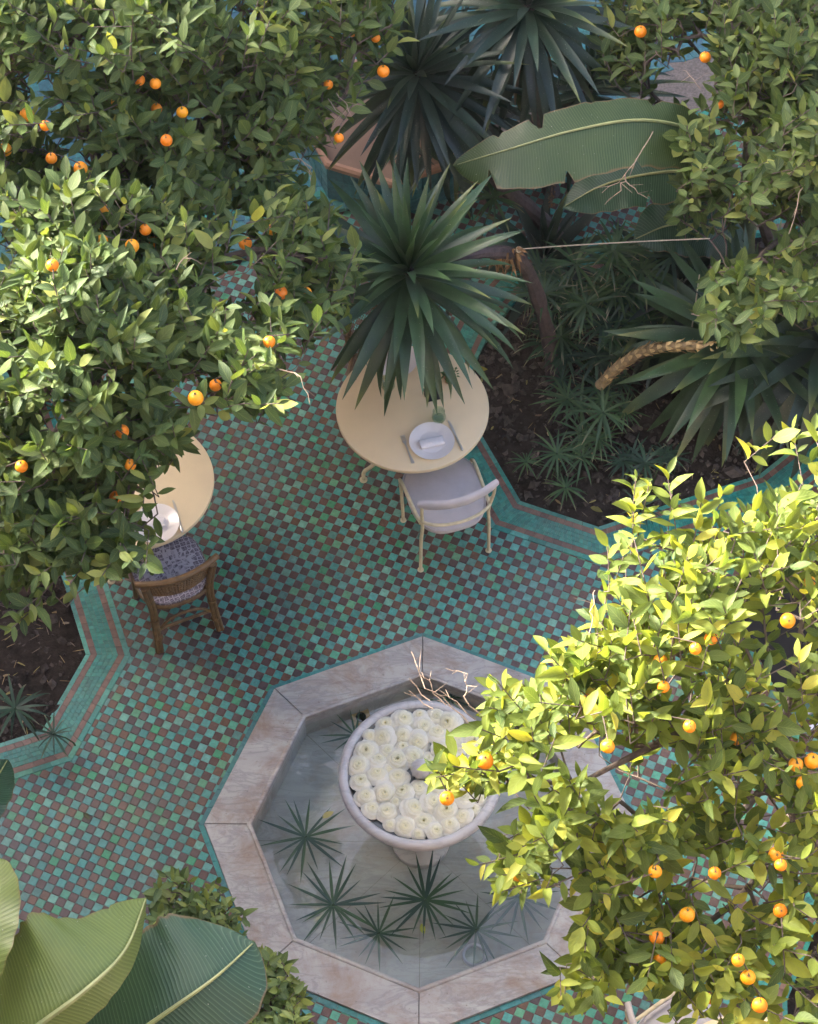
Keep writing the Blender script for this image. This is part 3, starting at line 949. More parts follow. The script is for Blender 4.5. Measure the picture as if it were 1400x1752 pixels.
# ---- roses
def rose_mesh(seed):
    r = random.Random(seed)
    b = MB()
    R, H = .054, r.uniform(.024, .033)
    dome = lambda q: H * math.sqrt(max(0.0, 1 - (q / R) ** 2)) if q < R else -.004
    ropen = r.choice((0.0, 0.0, 0.0, .004))                  # some are open to the stamens
    b.lathe([(.050, -.006), (.048, dome(.048) - .006), (.040, dome(.04) - .006), (.028, dome(.028) - .006), (.014, dome(.014) - .006), (.0005, H - .006 - ropen)], 14, tint=(.86, .83, .72))
    rings = [(5, .034, .064), (6, .030, .056), (5, .024, .047), (5, .018, .038), (4, .012, .029), (4, .007, .020), (3, .003, .012)]
    for q, (n, r0, r1) in enumerate(rings):
        off = r.uniform(0, 6.28)
        g = q / 6
        for k in range(n):
            az = off + k * 2 * PI / n + r.uniform(-.15, .15)
            a, c = r0 + ropen, (r1 + ropen * .6) * r.uniform(.92, 1.08)
            wid = PI / n * r.uniform(1.15, 1.45)
            lift = r.uniform(.005, .013)
            col = shade((.86, .825 - .02 * g, .735 - .17 * g), .92, 1.04, r)
            nu, nv, vs = 6, 6, []
            rip = r.uniform(0, 6.28)
            for jv in range(nv):
                t = jv / (nv - 1)
                for iu in range(nu):
                    s_ = (iu / (nu - 1) - .5) * 2
                    rad = (a + (c - a) * t) * (1 - .10 * s_ * s_ * t)
                    z = dome(min(rad, R * .985)) - .003 + lift * (t ** .8) - .010 * max(0, t - .72) / .28 * (1.0 - .5 * g) + .0022 * math.sin(s_ * 4.2 + rip) * t
                    z -= .003 * s_ * s_ * t
                    an = az + s_ * wid * (.75 + .3 * t)
                    vs.append((rad * math.cos(an), rad * math.sin(an), max(z, -.004)))
            b.add(vs, [(jv * nu + iu, jv * nu + iu + 1, (jv + 1) * nu + iu + 1, (jv + 1) * nu + iu) for jv in range(nv - 1) for iu in range(nu - 1)], col)
    if ropen:
        for k in range(14):
            an, q = r.uniform(0, 6.28), r.uniform(.001, .006)
            b.lathe([(.0011, H - .010), (.0011, H - .002), (.0004, H - .0005)], 4, c=(q * math.cos(an), q * math.sin(an), 0), tint=(.60, .52, .20))
    return b.mesh('rose', M['rose'], sharp=None)
ROSES = [rose_mesh(s) for s in range(10)]
pts = []
rr = random.Random(3)
for size, tries in ((0.050, 200), (0.045, 1500), (0.038, 4000), (0.030, 5000)):
    for _ in range(tries):
        a, rad = rr.uniform(0, 2 * PI), math.sqrt(rr.uniform(0, 1)) * 0.37
        if rad < 0.062 + size * .7 or rad > 0.375 - size * .75:
            continue
        x, y = rad * math.cos(a), rad * math.sin(a)
        if all((x - p[0]) ** 2 + (y - p[1]) ** 2 > ((size + p[2]) * 0.86) ** 2 for p in pts):
            pts.append((x, y, size))
rings = {0: [], 1: [], 2: []}
for p in pts:
    rad = math.hypot(p[0], p[1])
    rings[0 if rad > .265 else 1 if rad > .165 else 2].append(p)
for ri, nm in ((0, 'outer ring along the bowl lip'), (1, 'middle ring of the bowl'), (2, 'inner ring around the bud finial')):
    lst = sorted(rings[ri], key=lambda p: (math.atan2(p[0], p[1])) % (2 * PI))
    for k, (x, y, s) in enumerate(lst):
        Mx = Matrix.Translation((x, y, 0.684)) @ Matrix.Rotation(rr.uniform(0, 6.28), 4, 'Z') @ Matrix.Rotation(rr.uniform(-.4, .4), 4, 'X') @ Matrix.Scale(s / 0.0455 * rr.uniform(.92, 1.12), 4)
        link('white_rose', rr.choice(ROSES), None, label=f'{ORD[k]} white rose clockwise from the far side, {nm}', cat='rose', group='white roses floating in the fountain bowl', M=Mx)

# ---- lamp and box in the pool
lp = at(812, 1632, -0.17)
lamp = thing('pool_lamp', 'round underwater lamp with a pale metal ring on the pool floor', 'lamp', (lp[0], lp[1], -0.2))
MB().lathe([(0.052, 0.0), (0.066, 0.0), (0.068, 0.018), (0.062, 0.026), (0.053, 0.022), (0.052, 0.0)], 32).build('ring', M['greymetal'], lamp)
MB().lathe([(0.0005, 0.013), (0.03, 0.011), (0.0515, 0.008)], 24).build('lens', M['glass'], lamp)
MB().lathe([(0.0005, 0.002), (0.0515, 0.002)], 24).build('reflector', M['poolmarble'], lamp)
bx = at(618, 1228, -0.16)
box = thing('pool_light_box', 'square brass light box on the pool floor behind the bowl', 'light', (bx[0], bx[1], -0.2), 0.3)
MB().box((-.055, -.04, 0), (.055, .04, .045)).build('housing', M['brass'], box, smooth=False)
MB().lathe([(0.026, 0.0452), (0.03, 0.0452), (0.03, 0.053), (0.024, 0.053), (0.02, 0.047), (0.0005, 0.047)], 20).build('lens_ring', M['black'], box)

# ------------------------------------------------------------------ blades (sedge, fronds, yucca)
def strip_mesh(name, L, W, bend, mat, col, prof, rows=7, fold=0.25, tipcol=None, edgecol=None, twist=0.0):
    """blade along +Y, face up, bending down; L metres long, W half width"""
    vs, tints, fs = [], [], []
    ang, y, z = 0.0, 0.0, 0.0
    uv = []
    for j in range(rows + 1):
        t = j / rows
        w = W * prof(t)
        tw = twist * t
        for s in (-1, 0, 1):
            dx, dz = s * w * math.cos(tw), s * w * math.sin(tw) + abs(s) * w * fold
            vs.append((dx, y - dz * math.sin(ang), z + dz * math.cos(ang)))
            c = np.array(col)
            if edgecol is not None and s != 0:
                c = c * .7 + np.array(edgecol) * .3
            if tipcol is not None:
                k = max(0, (t - .72) / .28)
                c = c * (1 - k) + np.array(tipcol) * k
            tints.append(tuple(c))
            uv.append((0.5 + s * .5, t))
        ang -= bend / rows * (0.4 + 1.2 * t)
        y += L / rows * math.cos(ang)
        z += L / rows * math.sin(ang)
    for j in range(rows):
        for s in range(2):
            a = j * 3 + s
            fs.append((a, a + 1, a + 4, a + 3))
    b = MB()
    b.add(vs, fs)
    b.t = tints
    b.uv = uv
    return b.mesh(name, mat, sharp=None)

def frame(direction, up=(0, 0, 1), roll=0.0):
    """matrix whose Y axis is the direction and whose Z leans to up"""
    y = Vector(direction).normalized()
    u = Vector(up)
    x = y.cross(u)
    if x.length < 1e-4:
        x = Vector((1, 0, 0))
    x.normalize()
    z = x.cross(y).normalized()
    m = Matrix((x, y, z)).transposed().to_4x4()
    return m @ Matrix.Rotation(roll, 4, 'Y')

thin = lambda t: (0.45 + 0.55 * min(1, t * 4)) * (1 - max(0, (t - .45) / .55) ** 1.4 * .97)
FROND_M = [strip_mesh('blade', 0.26, 0.0062, b, M['frond'], c, thin, 6, 0.2) for b, c in ((0.10, (0.016, 0.05, 0.025)), (0.2, (0.02, 0.058, 0.02)), (-0.05, (0.012, 0.042, 0.032)))]
def star_plant(name, label, cat, P, n, scale, meshes, tilt=(0.02, 0.1), stalk=None, group=None, seed=0, mat_stalk=None, width=1.0, lean=(0, 0), miss=0.0, clump=1):
    r = random.Random(seed)
    root = thing(name, label, cat, P, 0, group)
    for q in range(clump):
        top = stalk if stalk else 0.0
        off = Vector((lean[0], lean[1], 0))
        sc_ = scale
        foot = Vector((0, 0, 0))
        if q:
            foot = Vector((r.uniform(-.06, .06), r.uniform(-.06, .06), 0))
            aa = r.uniform(0, 6.28)
            off = off * .5 + Vector((math.cos(aa), math.sin(aa), 0)) * r.uniform(.12, .26)
            top *= r.uniform(.55, 1.0)
            sc_ *= r.uniform(.65, .95)
        if stalk:
            path = [foot + (off - foot) * (t * t) + Vector((0, 0, top * t)) for t in (0, .33, .66, 1)]
            MB().tube([tuple(p) for p in path], [.005, .0045, .004, .0035], 6, tint=(.04, .075, .03)).build('stalk', mat_stalk, root)
        MB().lathe([(0.001, -.008), (0.007, -.004), (0.008, .002), (0.004, .007), (0.0005, .008)], 8, c=(off.x, off.y, top), tint=(.025, .055, .025)).build('hub', mat_stalk or M['frond'], root)
        a0 = r.uniform(0, 6.28)
        for k in range(n):
            if r.random() < miss:
                continue
            a = a0 + k * 2 * PI / n + r.uniform(-.13, .13)
            el = r.uniform(*tilt)
            d = (math.cos(a) * math.cos(el), math.sin(a) * math.cos(el), math.sin(el))
            s = sc_ * r.uniform(.72, 1.12)
            Mx = Matrix.Translation((off.x, off.y, top)) @ frame(d) @ Matrix.Diagonal((width * s, s, s, 1))
            link('blade', r.choice(meshes), root, M=Mx)
    return root
# whorls of umbrella sedge lying in the pool
for k, (px, py, z, sc, n, lab) in enumerate([
        (523, 1432, -0.062, 1.0, 17, 'dark green star-shaped leaf whorl in the pool near its side corner, below the bowl'),
        (570, 1548, -0.062, 1.05, 18, 'dark leaf whorl in the pool between the side corner and the near edge'),
        (728, 1540, -0.060, 1.1, 20, 'largest dark leaf whorl in the pool straight below the bowl'),
        (648, 1597, -0.095, 0.85, 15, 'pale submerged leaf whorl in the pool close to the near corner'),
        (815, 1590, -0.095, 0.95, 16, 'bluish leaf whorl in the pool over the round underwater lamp'),
        (888, 1535, -0.085, 0.95, 16, 'leaf whorl in the pool under the drooping orange branch'),
        (608, 1258, -0.070, 0.8, 15, 'leaf whorl in the pool beside the brass light box behind the bowl'),
        (768, 1195, -0.080, 0.8, 14, 'leaf whorl in the pool under the far corner of the rim')]):
    P = at(px, py, z)
    star_plant('sedge_whorl', lab, 'leaf whorl', P, n, sc, FROND_M, (-0.03, 0.07), group='leaf whorls in the pool', seed=40 + k, width=1.35)

sedge_green = (0.040, 0.085, 0.035)
SEDGE_M = [strip_mesh('blade', 0.24, 0.0055, b, M['sedge'], c, thin, 6, 0.25, tip) for b, c, tip in (
    (0.5, sedge_green, (0.07, .11, .04)), (0.8, (0.05, 0.10, 0.035), (0.26, .22, .13)), (1.1, (0.03, 0.075, 0.03), (0.05, .09, .04)), (0.7, (0.045, 0.09, 0.05), (0.34, .28, .2)))]
SEDGE_DARK = [strip_mesh('blade', 0.24, 0.006, b, M['sedge'], c, thin, 6, 0.25, tip) for b, c, tip in (
    (0.5, (0.026, 0.062, 0.038), (0.04, .08, .045)), (0.9, (0.03, 0.075, 0.04), (0.34, .29, .2)), (1.2, (0.02, 0.05, 0.034), (0.03, .07, .04)))]
sedges = [
    (845, 338, 0.75, 1.0, 20, 0, 'umbrella sedge with thin drooping leaves on the paving under the big banana leaf'),
    (1052, 428, 0.95, 1.15, 24, 1, 'tall pale-tipped umbrella sedge crossed by the taut rope'),
    (985, 452, 0.80, 1.05, 22, 1, 'umbrella sedge just below the taut rope, next to the tall one'),
    (1098, 462, 0.85, 1.1, 22, 0, 'umbrella sedge below the rope, nearest the hanging cord'),
    (1003, 520, 0.70, 0.95, 24, 1, 'bright umbrella sedge in the middle of the planting bed'),
    (1150, 440, 0.9, 1.1, 20, 2, 'dark umbrella sedge beneath the far orange tree, by the hanging cord'),
    (930, 478, 0.5, 1.0, 20, 2, 'dark umbrella sedge at the foot of the small spiky yucca'),
    (1060, 540, 0.55, 1.1, 22, 2, 'dark umbrella sedge above the dry curved trunk'),
    (958, 600, 0.22, 0.95, 18, 2, 'low dark umbrella sedge in the soil beside the table'),
    (1020, 610, 0.35, 1.0, 20, 2, 'shaggy umbrella sedge left of the dry curved trunk'),
    (1032, 706, 0.40, 1.0, 22, 0, 'green umbrella sedge below the cut end of the dry trunk'),
    (953, 776, 0.26, 0.85, 18, 0, 'small green umbrella sedge near the bed corner by the upholstered chair'),
    (1104, 792, 0.22, 0.85, 16, 2, 'sparse umbrella sedge in front of the arching yucca leaves'),
    (26, 1212, 0.35, 0.95, 18, 2, 'dark umbrella sedge in the bed behind the rattan chair'),
    (92, 1256, 0.22, 0.62, 13, 2, 'small umbrella sedge leaning over the tiled border near the banana leaves')]
for k, (px, py, z, sc, n, kind, lab) in enumerate(sedges):
    P = at(px, py, z)
    lean = (random.Random(k).uniform(-.12, .12), random.Random(k + 50).uniform(-.12, .05))
    gz = -0.05
    base = (P[0] - lean[0], P[1] - lean[1], gz if k else 0.0)
    star_plant('umbrella_sedge', lab, 'plant', base, n, sc, [SEDGE_M[:3], SEDGE_M, SEDGE_DARK][kind], (-0.15, 0.55) if kind != 1 else (-0.1, 0.75), stalk=z - base[2], group='umbrella sedges in the beds', seed=80 + k, mat_stalk=M['sedge'], lean=lean, width=1.7, clump=1 if k in (0, 13, 14) else 6)

# ---- yuccas
yprof = lambda t: (0.55 + 0.45 * math.sin(min(1, t / .45) * PI / 2)) * (1 - max(0, (t - .42) / .58) ** 1.7 * .985)
def yset(c1, c2, c3):
    out = []
    for bend in (0.12, 0.4, 0.8, 1.35):
        for c, tip in ((c1, None), (c2, None), (c3, (0.13, 0.15, 0.04))):
            out.append((bend, strip_mesh('blade', 1.0, 0.058, bend, M['yucca'], c, yprof, 9, 0.30, tip, edgecol=tuple(np.array(c) * 1.6), twist=random.uniform(-.3, .3))))
    return out
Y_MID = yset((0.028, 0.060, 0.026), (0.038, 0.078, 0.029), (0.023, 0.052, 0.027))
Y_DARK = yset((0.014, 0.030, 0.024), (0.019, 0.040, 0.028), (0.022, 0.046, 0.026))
def yucca(name, label, trunk, head, axis, n, L, meshes, el_hi=82, el_lo=-35, trunk_r=0.05, seed=1, trunk_mat=None, az_range=None, width=1.0, dry=0):
    r = random.Random(seed)
    root = thing(name, label, 'yucca', (trunk[0][0], trunk[0][1], trunk[0][2]))
    o = np.array(trunk[0], float)
    pts = [np.array(p) - o for p in catmull([*trunk, head], 18)]
    rad = [trunk_r * (1.15 - .45 * i / 17) * (1 + .12 * math.sin(i * 2.3)) for i in range(18)]
    MB().tube(pts, rad, 10).build('trunk', trunk_mat or M['brownbark'], root)
    A = Vector(axis).normalized()
    B = A.to_track_quat('Z', 'Y').to_matrix()
    H = Vector(tuple(np.array(head) - o))
    for k in range(n):
        u = k / (n - 1)
        az = k * 2.39996 + r.uniform(-.15, .15)
        el = math.radians(el_hi + (el_lo - el_hi) * u ** 0.8 + r.uniform(-8, 8))
        d = B @ Vector((math.cos(az) * math.cos(el), math.sin(az) * math.cos(el), math.sin(el)))
        want = 0.10 + 0.95 * u * r.uniform(.5, 1.3)
        bend, me = min(meshes, key=lambda m: abs(m[0] - want) + r.uniform(0, .15))
        s = L * (0.62 + 0.45 * math.sin(min(1, u * 1.5 + .12) * PI / 2)) * r.uniform(.86, 1.08)
        Mx = Matrix.Translation(H - A * 0.16 * u + d * 0.02) @ frame(d, B @ Vector((0, 0, 1)), r.uniform(-.3, .3)) @ Matrix.Diagonal((s * width * 1.05, s, s, 1))
        link('blade', me, root, M=Mx)
    for k in range(dry):
        az = r.uniform(0, 6.28)
        d = B @ Vector((math.cos(az) * .6, math.sin(az) * .6, -.8))
        s = L * r.uniform(.5, .8)
        Mx = Matrix.Translation(H - A * r.uniform(.12, .3)) @ frame(d) @ Matrix.Diagonal((s * .6, s, s, 1))
        link('dry_blade', DRYBLADE, root, M=Mx)
    return root
DRYBLADE = strip_mesh('dry_blade', 1.0, 0.05, 0.7, M['litter'], (0.20, 0.15, 0.10), yprof, 7, 0.4, twist=.6)
A3 = lambda px, py, z: tuple(at(px, py, z))
yucca('yucca', 'large green yucca rosette leaning over the laid round table', [A3(950, 655, -0.05), A3(935, 560, 0.5), A3(895, 450, 1.15), A3(830, 432, 1.55)], A3(697, 462, 1.80),
      (-.06, -.10, 1), 118, 0.70, Y_MID, 86, -44, 0.045, 4, width=0.82)
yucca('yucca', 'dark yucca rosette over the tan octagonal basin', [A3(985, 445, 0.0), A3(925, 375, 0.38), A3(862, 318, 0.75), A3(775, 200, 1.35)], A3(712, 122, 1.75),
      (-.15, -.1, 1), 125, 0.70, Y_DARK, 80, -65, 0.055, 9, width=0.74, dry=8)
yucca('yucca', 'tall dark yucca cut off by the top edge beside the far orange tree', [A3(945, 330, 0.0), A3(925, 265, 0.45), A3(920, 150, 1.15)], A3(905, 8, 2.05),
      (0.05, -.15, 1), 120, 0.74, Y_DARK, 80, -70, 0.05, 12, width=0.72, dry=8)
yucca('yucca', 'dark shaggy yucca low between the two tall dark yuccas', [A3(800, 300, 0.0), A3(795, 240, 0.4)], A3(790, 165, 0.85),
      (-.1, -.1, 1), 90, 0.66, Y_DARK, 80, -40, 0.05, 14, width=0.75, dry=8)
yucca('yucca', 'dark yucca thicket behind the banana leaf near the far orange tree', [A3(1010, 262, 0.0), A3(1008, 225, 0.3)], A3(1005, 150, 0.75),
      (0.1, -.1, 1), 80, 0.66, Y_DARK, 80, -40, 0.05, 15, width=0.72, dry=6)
yucca('yucca', 'dark yucca among the sedges below the hanging cord', [A3(1165, 590, -0.03), A3(1162, 560, 0.2)], A3(1158, 505, 0.5),
      (-.05, -.2, 1), 70, 0.62, Y_DARK, 80, -25, 0.04, 16, width=0.9, dry=3)
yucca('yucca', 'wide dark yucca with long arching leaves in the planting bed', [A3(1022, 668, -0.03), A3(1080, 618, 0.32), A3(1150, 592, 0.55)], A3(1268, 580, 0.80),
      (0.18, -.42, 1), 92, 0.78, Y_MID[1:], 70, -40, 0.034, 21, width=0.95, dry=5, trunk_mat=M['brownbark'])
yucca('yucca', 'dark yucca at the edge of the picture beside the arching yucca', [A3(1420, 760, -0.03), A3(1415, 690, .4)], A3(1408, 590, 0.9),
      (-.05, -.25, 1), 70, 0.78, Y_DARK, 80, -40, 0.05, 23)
yucca('yucca', 'small upright spiky yucca behind the taut rope', [A3(935, 470, -0.03), A3(932, 455, .1)], A3(930, 440, 0.22),
      (0.0, 0.0, 1), 26, 0.56, Y_DARK, 84, 25, 0.035, 27, width=1.1)
# dry leaf bases along the pale curved trunk
dt = thing('dry_yucca_branch', 'pale dry curved trunk covered in old leaf bases', 'trunk', A3(1026, 662, 0.02))
path = catmull([A3(1026, 660, 0.42), A3(1058, 628, 0.60), A3(1100, 602, 0.76), A3(1150, 592, 0.88), A3(1215, 594, 0.96)], 16)
o = at(1026, 662, 0.02)
MB().tube([p - o for p in path], [0.034 - .0008 * i for i in range(16)], 10, tint=(.8, .75, .7)).build('stem', M['drybark'], dt)
sc = MB()
rr = random.Random(8)
for i in range(1, 16):
    t = norm(path[i] - path[i - 1])
    a = norm(np.cross(t, (0, 0, 1))); b2 = np.cross(a, t)
    for k in range(7):
        an = k * 2 * PI / 7 + i * .45
        nrm = a * math.cos(an) + b2 * math.sin(an)
        side = np.cross(nrm, t)
        c = path[i] - o + nrm * 0.030
        h = 0.040
        sc.add([c - side * .014 - t * .01, c + side * .014 - t * .01, c + side * .010 + nrm * .006 + t * h * .5, c + nrm * rr.uniform(.010, .024) + t * h * rr.uniform(.7, 1.3), c - side * .010 + nrm * .006 + t * h * .5],
               [(0, 1, 2, 4), (4, 2, 3)], shade((1.55, 1.45, 1.2), .5, 1.3, rr))
sc.build('leaf_bases', M['drybark'], dt, smooth=False, kind='stuff')

# dry frayed stub on the leaning yucca trunk and hanging dead stalk
fr = thing('dry_stub', 'frayed brown dry leaf skirt where the rope is tied', 'dry leaves', A3(886, 470, 0.98))
rr = random.Random(4)
o = at(886, 470, 0.98)
b = MB()
for k in range(60):
    p0 = at(842 + rr.uniform(0, 45), 428 + rr.uniform(-6, 14), rr.uniform(1.2, 1.45)) - o
    d = np.array([rr.uniform(-.05, .07), rr.uniform(-.05, .03), -rr.uniform(.05, .19)])
    w = norm(np.cross(d, (rr.uniform(-1, 1), rr.uniform(-1, 1), .2))) * rr.uniform(.004, .010)
    b.add([p0 - w, p0 + w, p0 + d * .6 + w * .8, p0 + d, p0 + d * .6 - w], [(0, 1, 2, 4), (4, 2, 3)], shade((.55, .42, .33), .5, 1.5, rr))
b.build('frayed_leaves', M['drybark'], fr, smooth=False, kind='stuff')
hs = thing('dead_flower_stalk', 'brown dead stalk hanging below the edge of the big banana leaf', 'stalk', A3(945, 352, 0.72))
o = at(945, 352, 0.72)
pp = catmull([at(948, 300, 1.05) - o, at(944, 325, 0.9) - o, at(943, 350, 0.74) - o], 8)
MB().tube(pp, [.006] * 8, 6).build('stem', M['bark'], hs)
b = MB()
for k in range(70):
    c = pp[rr.randrange(8)] + np.array([rr.uniform(-.02, .02) for _ in range(3)])
    w, d = np.array([rr.uniform(-1, 1), rr.uniform(-1, 1), rr.uniform(-1, 1)]) * .008, np.array([rr.uniform(-1, 1), rr.uniform(-1, 1), -1]) * .014
    b.add([c - w, c + w, c + d], [(0, 1, 2)], shade((.5, .36, .28), .5, 1.5, rr))
b.build('husks', M['drybark'], hs, smooth=False, kind='stuff')

# ---- ropes
def rope(name, label, pts, r):
    P = catmull(pts, 24)
    o = P[0]
    MB().tube([p - o for p in P], r, 6).build(name, M['rope'], label=label, cat='rope', M=Matrix.Translation(tuple(o)))
rope('rope', 'pale rope pulled taut from the yucca trunk to the far orange tree', [at(868, 428, 1.38), at(960, 421, 1.42), at(1080, 414, 1.47), at(1215, 408, 1.55)], 0.0036)
rope('rope', 'thin grey cord hanging down to the dry curved trunk', [at(1197, 470, 1.2), at(1190, 520, 0.95), at(1182, 575, 0.66)], 0.004)
b = MB()
o = at(888, 427, 1.395)
for q in range(3):
    b.tube([np.array([0.014 * math.cos(a) , 0.004 * (q - 1) + .002 * math.sin(a), 0.016 * math.sin(a)]) for a in np.linspace(0, 2 * PI, 12, endpoint=False)], 0.0045, 5, closed=True)
b.build('rope_knot', M['rope'], label='knot in the pale rope by the frayed yucca trunk', cat='knot', M=Matrix.Translation(tuple(o)))

# ------------------------------------------------------------------ banana leaves
def banana_leaf(parent, o, spine, hwl, hwr, foldl, foldr, mat, nref=(0, 0, 1), notchl=(), notchr=(), wav=0.012, seed=0, tip=1.0, base=0.25, stalk_r=0.014, curl=0.0):
    r = random.Random(seed)
    n, m = 64, 9
    P = [p - o for p in catmull(spine, n)]
    L = np.concatenate([[0], np.cumsum([np.linalg.norm(P[i + 1] - P[i]) for i in range(n - 1)])])
    b = MB(); vs, uv = [], []
    ph = [r.uniform(0, 6.28) for _ in range(4)]
    rib_pts = []
    for i in range(n):
        t = i / (n - 1)
        T = norm(P[min(i + 1, n - 1)] - P[max(i - 1, 0)])
        S = norm(np.cross(T, nref)); N = np.cross(S, T)
        prof = (base + (1 - base) * math.sin(min(1, t / .45) * PI / 2)) * (1 - max(0, (t - .55) / .45) ** (2.2 * tip)) ** .75
        rib_pts.append(P[i] + N * 0.004)
        for q in range(-m, m + 1):
            v = q / m
            hw, fo, notch = (hwl, foldl, notchl) if v < 0 else (hwr, foldr, notchr)
            w = hw * prof
            a = abs(v)
            for (c, wd, dp) in notch:
                w_cut = 1 - dp * max(0, 1 - abs(t - c - .03 * a) / wd)
                w = w * (1 - (1 - w_cut) * (a ** 1.5))
            w *= 1 + 0.02 * math.sin(t * 60 + ph[0]) * a
            lift = wav * a * a * (math.sin(t * 17 + ph[1] + (v < 0) * 2) + .5 * math.sin(t * 41 + ph[2]))
            ff = fo + curl * a * (1 if v > 0 else 1)
            vs.append(P[i] + S * math.copysign(w * a * math.cos(ff), v) + N * (w * a * math.sin(ff) + lift))
            uv.append((0.5 + v * .5, L[i]))
    K = 2 * m + 1
    fs = [(i * K + q, i * K + q + 1, (i + 1) * K + q + 1, (i + 1) * K + q) for i in range(n - 1) for q in range(2 * m)]
    b.add(vs, fs); b.uv = uv
    lf = b.build('leaf', mat, parent, sharp=None)
    MB().tube(rib_pts[::2], [stalk_r * (1 - .8 * k / 31) for k in range(32)], 6).build('midrib', M['banana_rib'], lf)

o = at(-120, 2050, 3.2)
ban = thing('banana_plant', 'banana plant with big blades reaching up in the near corner', 'banana plant', (o[0], o[1], 0.0))
ob = np.array([o[0], o[1], 0.0])
MB().tube([(0, 0, 0), (0, 0, 1.2), (0.02, 0.03, 2.4), (0.05, 0.08, 3.6)], [.12, .11, .09, .05], 12).build('stem', M['banana_stem'], ban)
banana_leaf(ban, ob, [at(-60, 1850, 4.05), at(60, 1760, 4.3), at(150, 1692, 4.38), at(215, 1625, 4.33), at(251, 1535, 4.22)], 0.31, 0.10, 0.15, -1.0, M['banana_under'], nref=(0.15, 0.1, 1), notchl=[(.86, .012, .10)], seed=3, tip=.52, base=.6, wav=.006)
banana_leaf(ban, ob, [at(60, 1900, 3.7), at(180, 1808, 3.95), at(290, 1730, 4.1), at(370, 1672, 4.15), at(436, 1612, 4.12)], 0.29, 0.19, 0.12, -0.45, M['banana_dark'], nref=(-0.1, 0, 1), seed=5, tip=1.9, base=.75, wav=.008)
banana_leaf(ban, ob, [at(-90, 1760, 4.2), at(-50, 1660, 4.4), at(-22, 1570, 4.45), at(-8, 1462, 4.4)], 0.10, 0.12, 0.3, 0.5, M['banana_under'], nref=(0.2, 0, 1), seed=8, tip=1.2, base=.6)
banana_leaf(ban, ob, [at(-120, 1460, 1.6), at(-60, 1400, 1.75), at(-20, 1355, 1.7), at(14, 1300, 1.55)], 0.12, 0.12, 0.15, -0.3, M['banana_dark'], seed=9, base=.6)

o2 = at(1260, 470, 0.0)
ban2 = thing('banana_plant', 'banana plant with one broad weathered leaf before the dark yuccas', 'banana plant', (o2[0], o2[1], 0.0))
MB().tube([(0, 0, 0), (0, -.02, .5), (-.03, -.02, 1.0), (-.10, -.03, 1.5)], [.08, .07, .06, .035], 12).build('stem', M['banana_stem'], ban2)
banana_leaf(ban2, o2, [at(1240, 268, 1.55), at(1180, 222, 1.85), at(1090, 206, 2.0), at(980, 224, 2.02), at(870, 256, 1.95), at(776, 284, 1.8)], 0.28, 0.145, -0.18, 0.05, M['banana'], nref=(0, -0.25, 1), notchl=[(.84, .012, .75), (.62, .010, .35), (.40, .008, .25), (.71, .006, .4)], notchr=[(.66, .022, .8), (.30, .02, .35), (.50, .008, .3), (.80, .010, .4)], seed=21, tip=1.25, base=.55, wav=.012)
banana_leaf(ban2, o2, [at(1250, 330, 1.25), at(1190, 296, 1.45), at(1110, 298, 1.5), at(1030, 318, 1.48), at(962, 356, 1.38)], 0.19, 0.16, -0.15, 0.0, M['banana_dark'], nref=(0, -.2, 1), notchl=[(.5, .02, .5)], seed=22, base=.5)
banana_leaf(ban2, o2, [at(1270, 430, 0.8), at(1220, 392, 1.0), at(1150, 385, 1.05), at(1085, 410, 1.0)], 0.2, 0.2, -0.15, 0.0, M['banana_dark'], nref=(0, -.2, 1), seed=23, base=.5)

# ------------------------------------------------------------------ tan octagonal basin
bc = at(668, 205, 0.35)
basin = thing('octagonal_basin', 'tan octagonal basin with a peach rim on the blue terrace', 'basin', (bc[0], bc[1], 0.056), math.radians(22.5))
def octo(R, z):
    return [(R * math.cos(math.radians(22.5 + 45 * k)), R * math.sin(math.radians(22.5 + 45 * k)), z) for k in range(8)]
def octo_band(rs, name, mat, parent):
    b = MB()
    vs = []
    for R, z in rs:
        vs += octo(R, z)
    b.add(vs, [(i * 8 + k, i * 8 + (k + 1) % 8, (i + 1) * 8 + (k + 1) % 8, (i + 1) * 8 + k) for i in range(len(rs) - 1) for k in range(8)])
    return b.build(name, mat, parent, smooth=False)
octo_band([(0.575, 0.0), (0.575, 0.30)], 'core', M['grout'], basin)
octo_band([(0.60, 0.30), (0.605, 0.335), (0.59, 0.352), (0.565, 0.352), (0.55, 0.335)], 'rim', M['peach'], basin)
octo_band([(0.55, 0.335), (0.53, 0.24), (0.0001, 0.235)], 'inside', M['tan'], basin)
for k in range(8):
    a0, a1 = octo(0.578, 0)[k], octo(0.578, 0)[(k + 1) % 8]
    for s in range(4):
        for row in range(3):
            p = [np.array(a0) + (np.array(a1) - np.array(a0)) * (s + e) / 4 for e in (.02, .98)]
            n = norm((p[0] + p[1]) * np.array([1, 1, 0])) * 0.012
            z0, z1 = row * .1 + .002, row * .1 + .097
            q0, q1 = p[0] + n, p[1] + n
            MB().add([(q0[0], q0[1], z0), (q1[0], q1[1], z0), (q1[0], q1[1], z1), (q0[0], q0[1], z1), (p[0][0], p[0][1], z0), (p[1][0], p[1][1], z0), (p[1][0], p[1][1], z1), (p[0][0], p[0][1], z1)],
                     [(0, 1, 2, 3), (3, 2, 6, 7), (0, 4, 5, 1), (0, 3, 7, 4), (1, 5, 6, 2)], shade(random.choice([(0.04, 0.15, 0.17), (0.05, 0.18, 0.19), (0.035, 0.13, 0.15)]))).build('side_tile', M['bluetile'], basin, smooth=False)

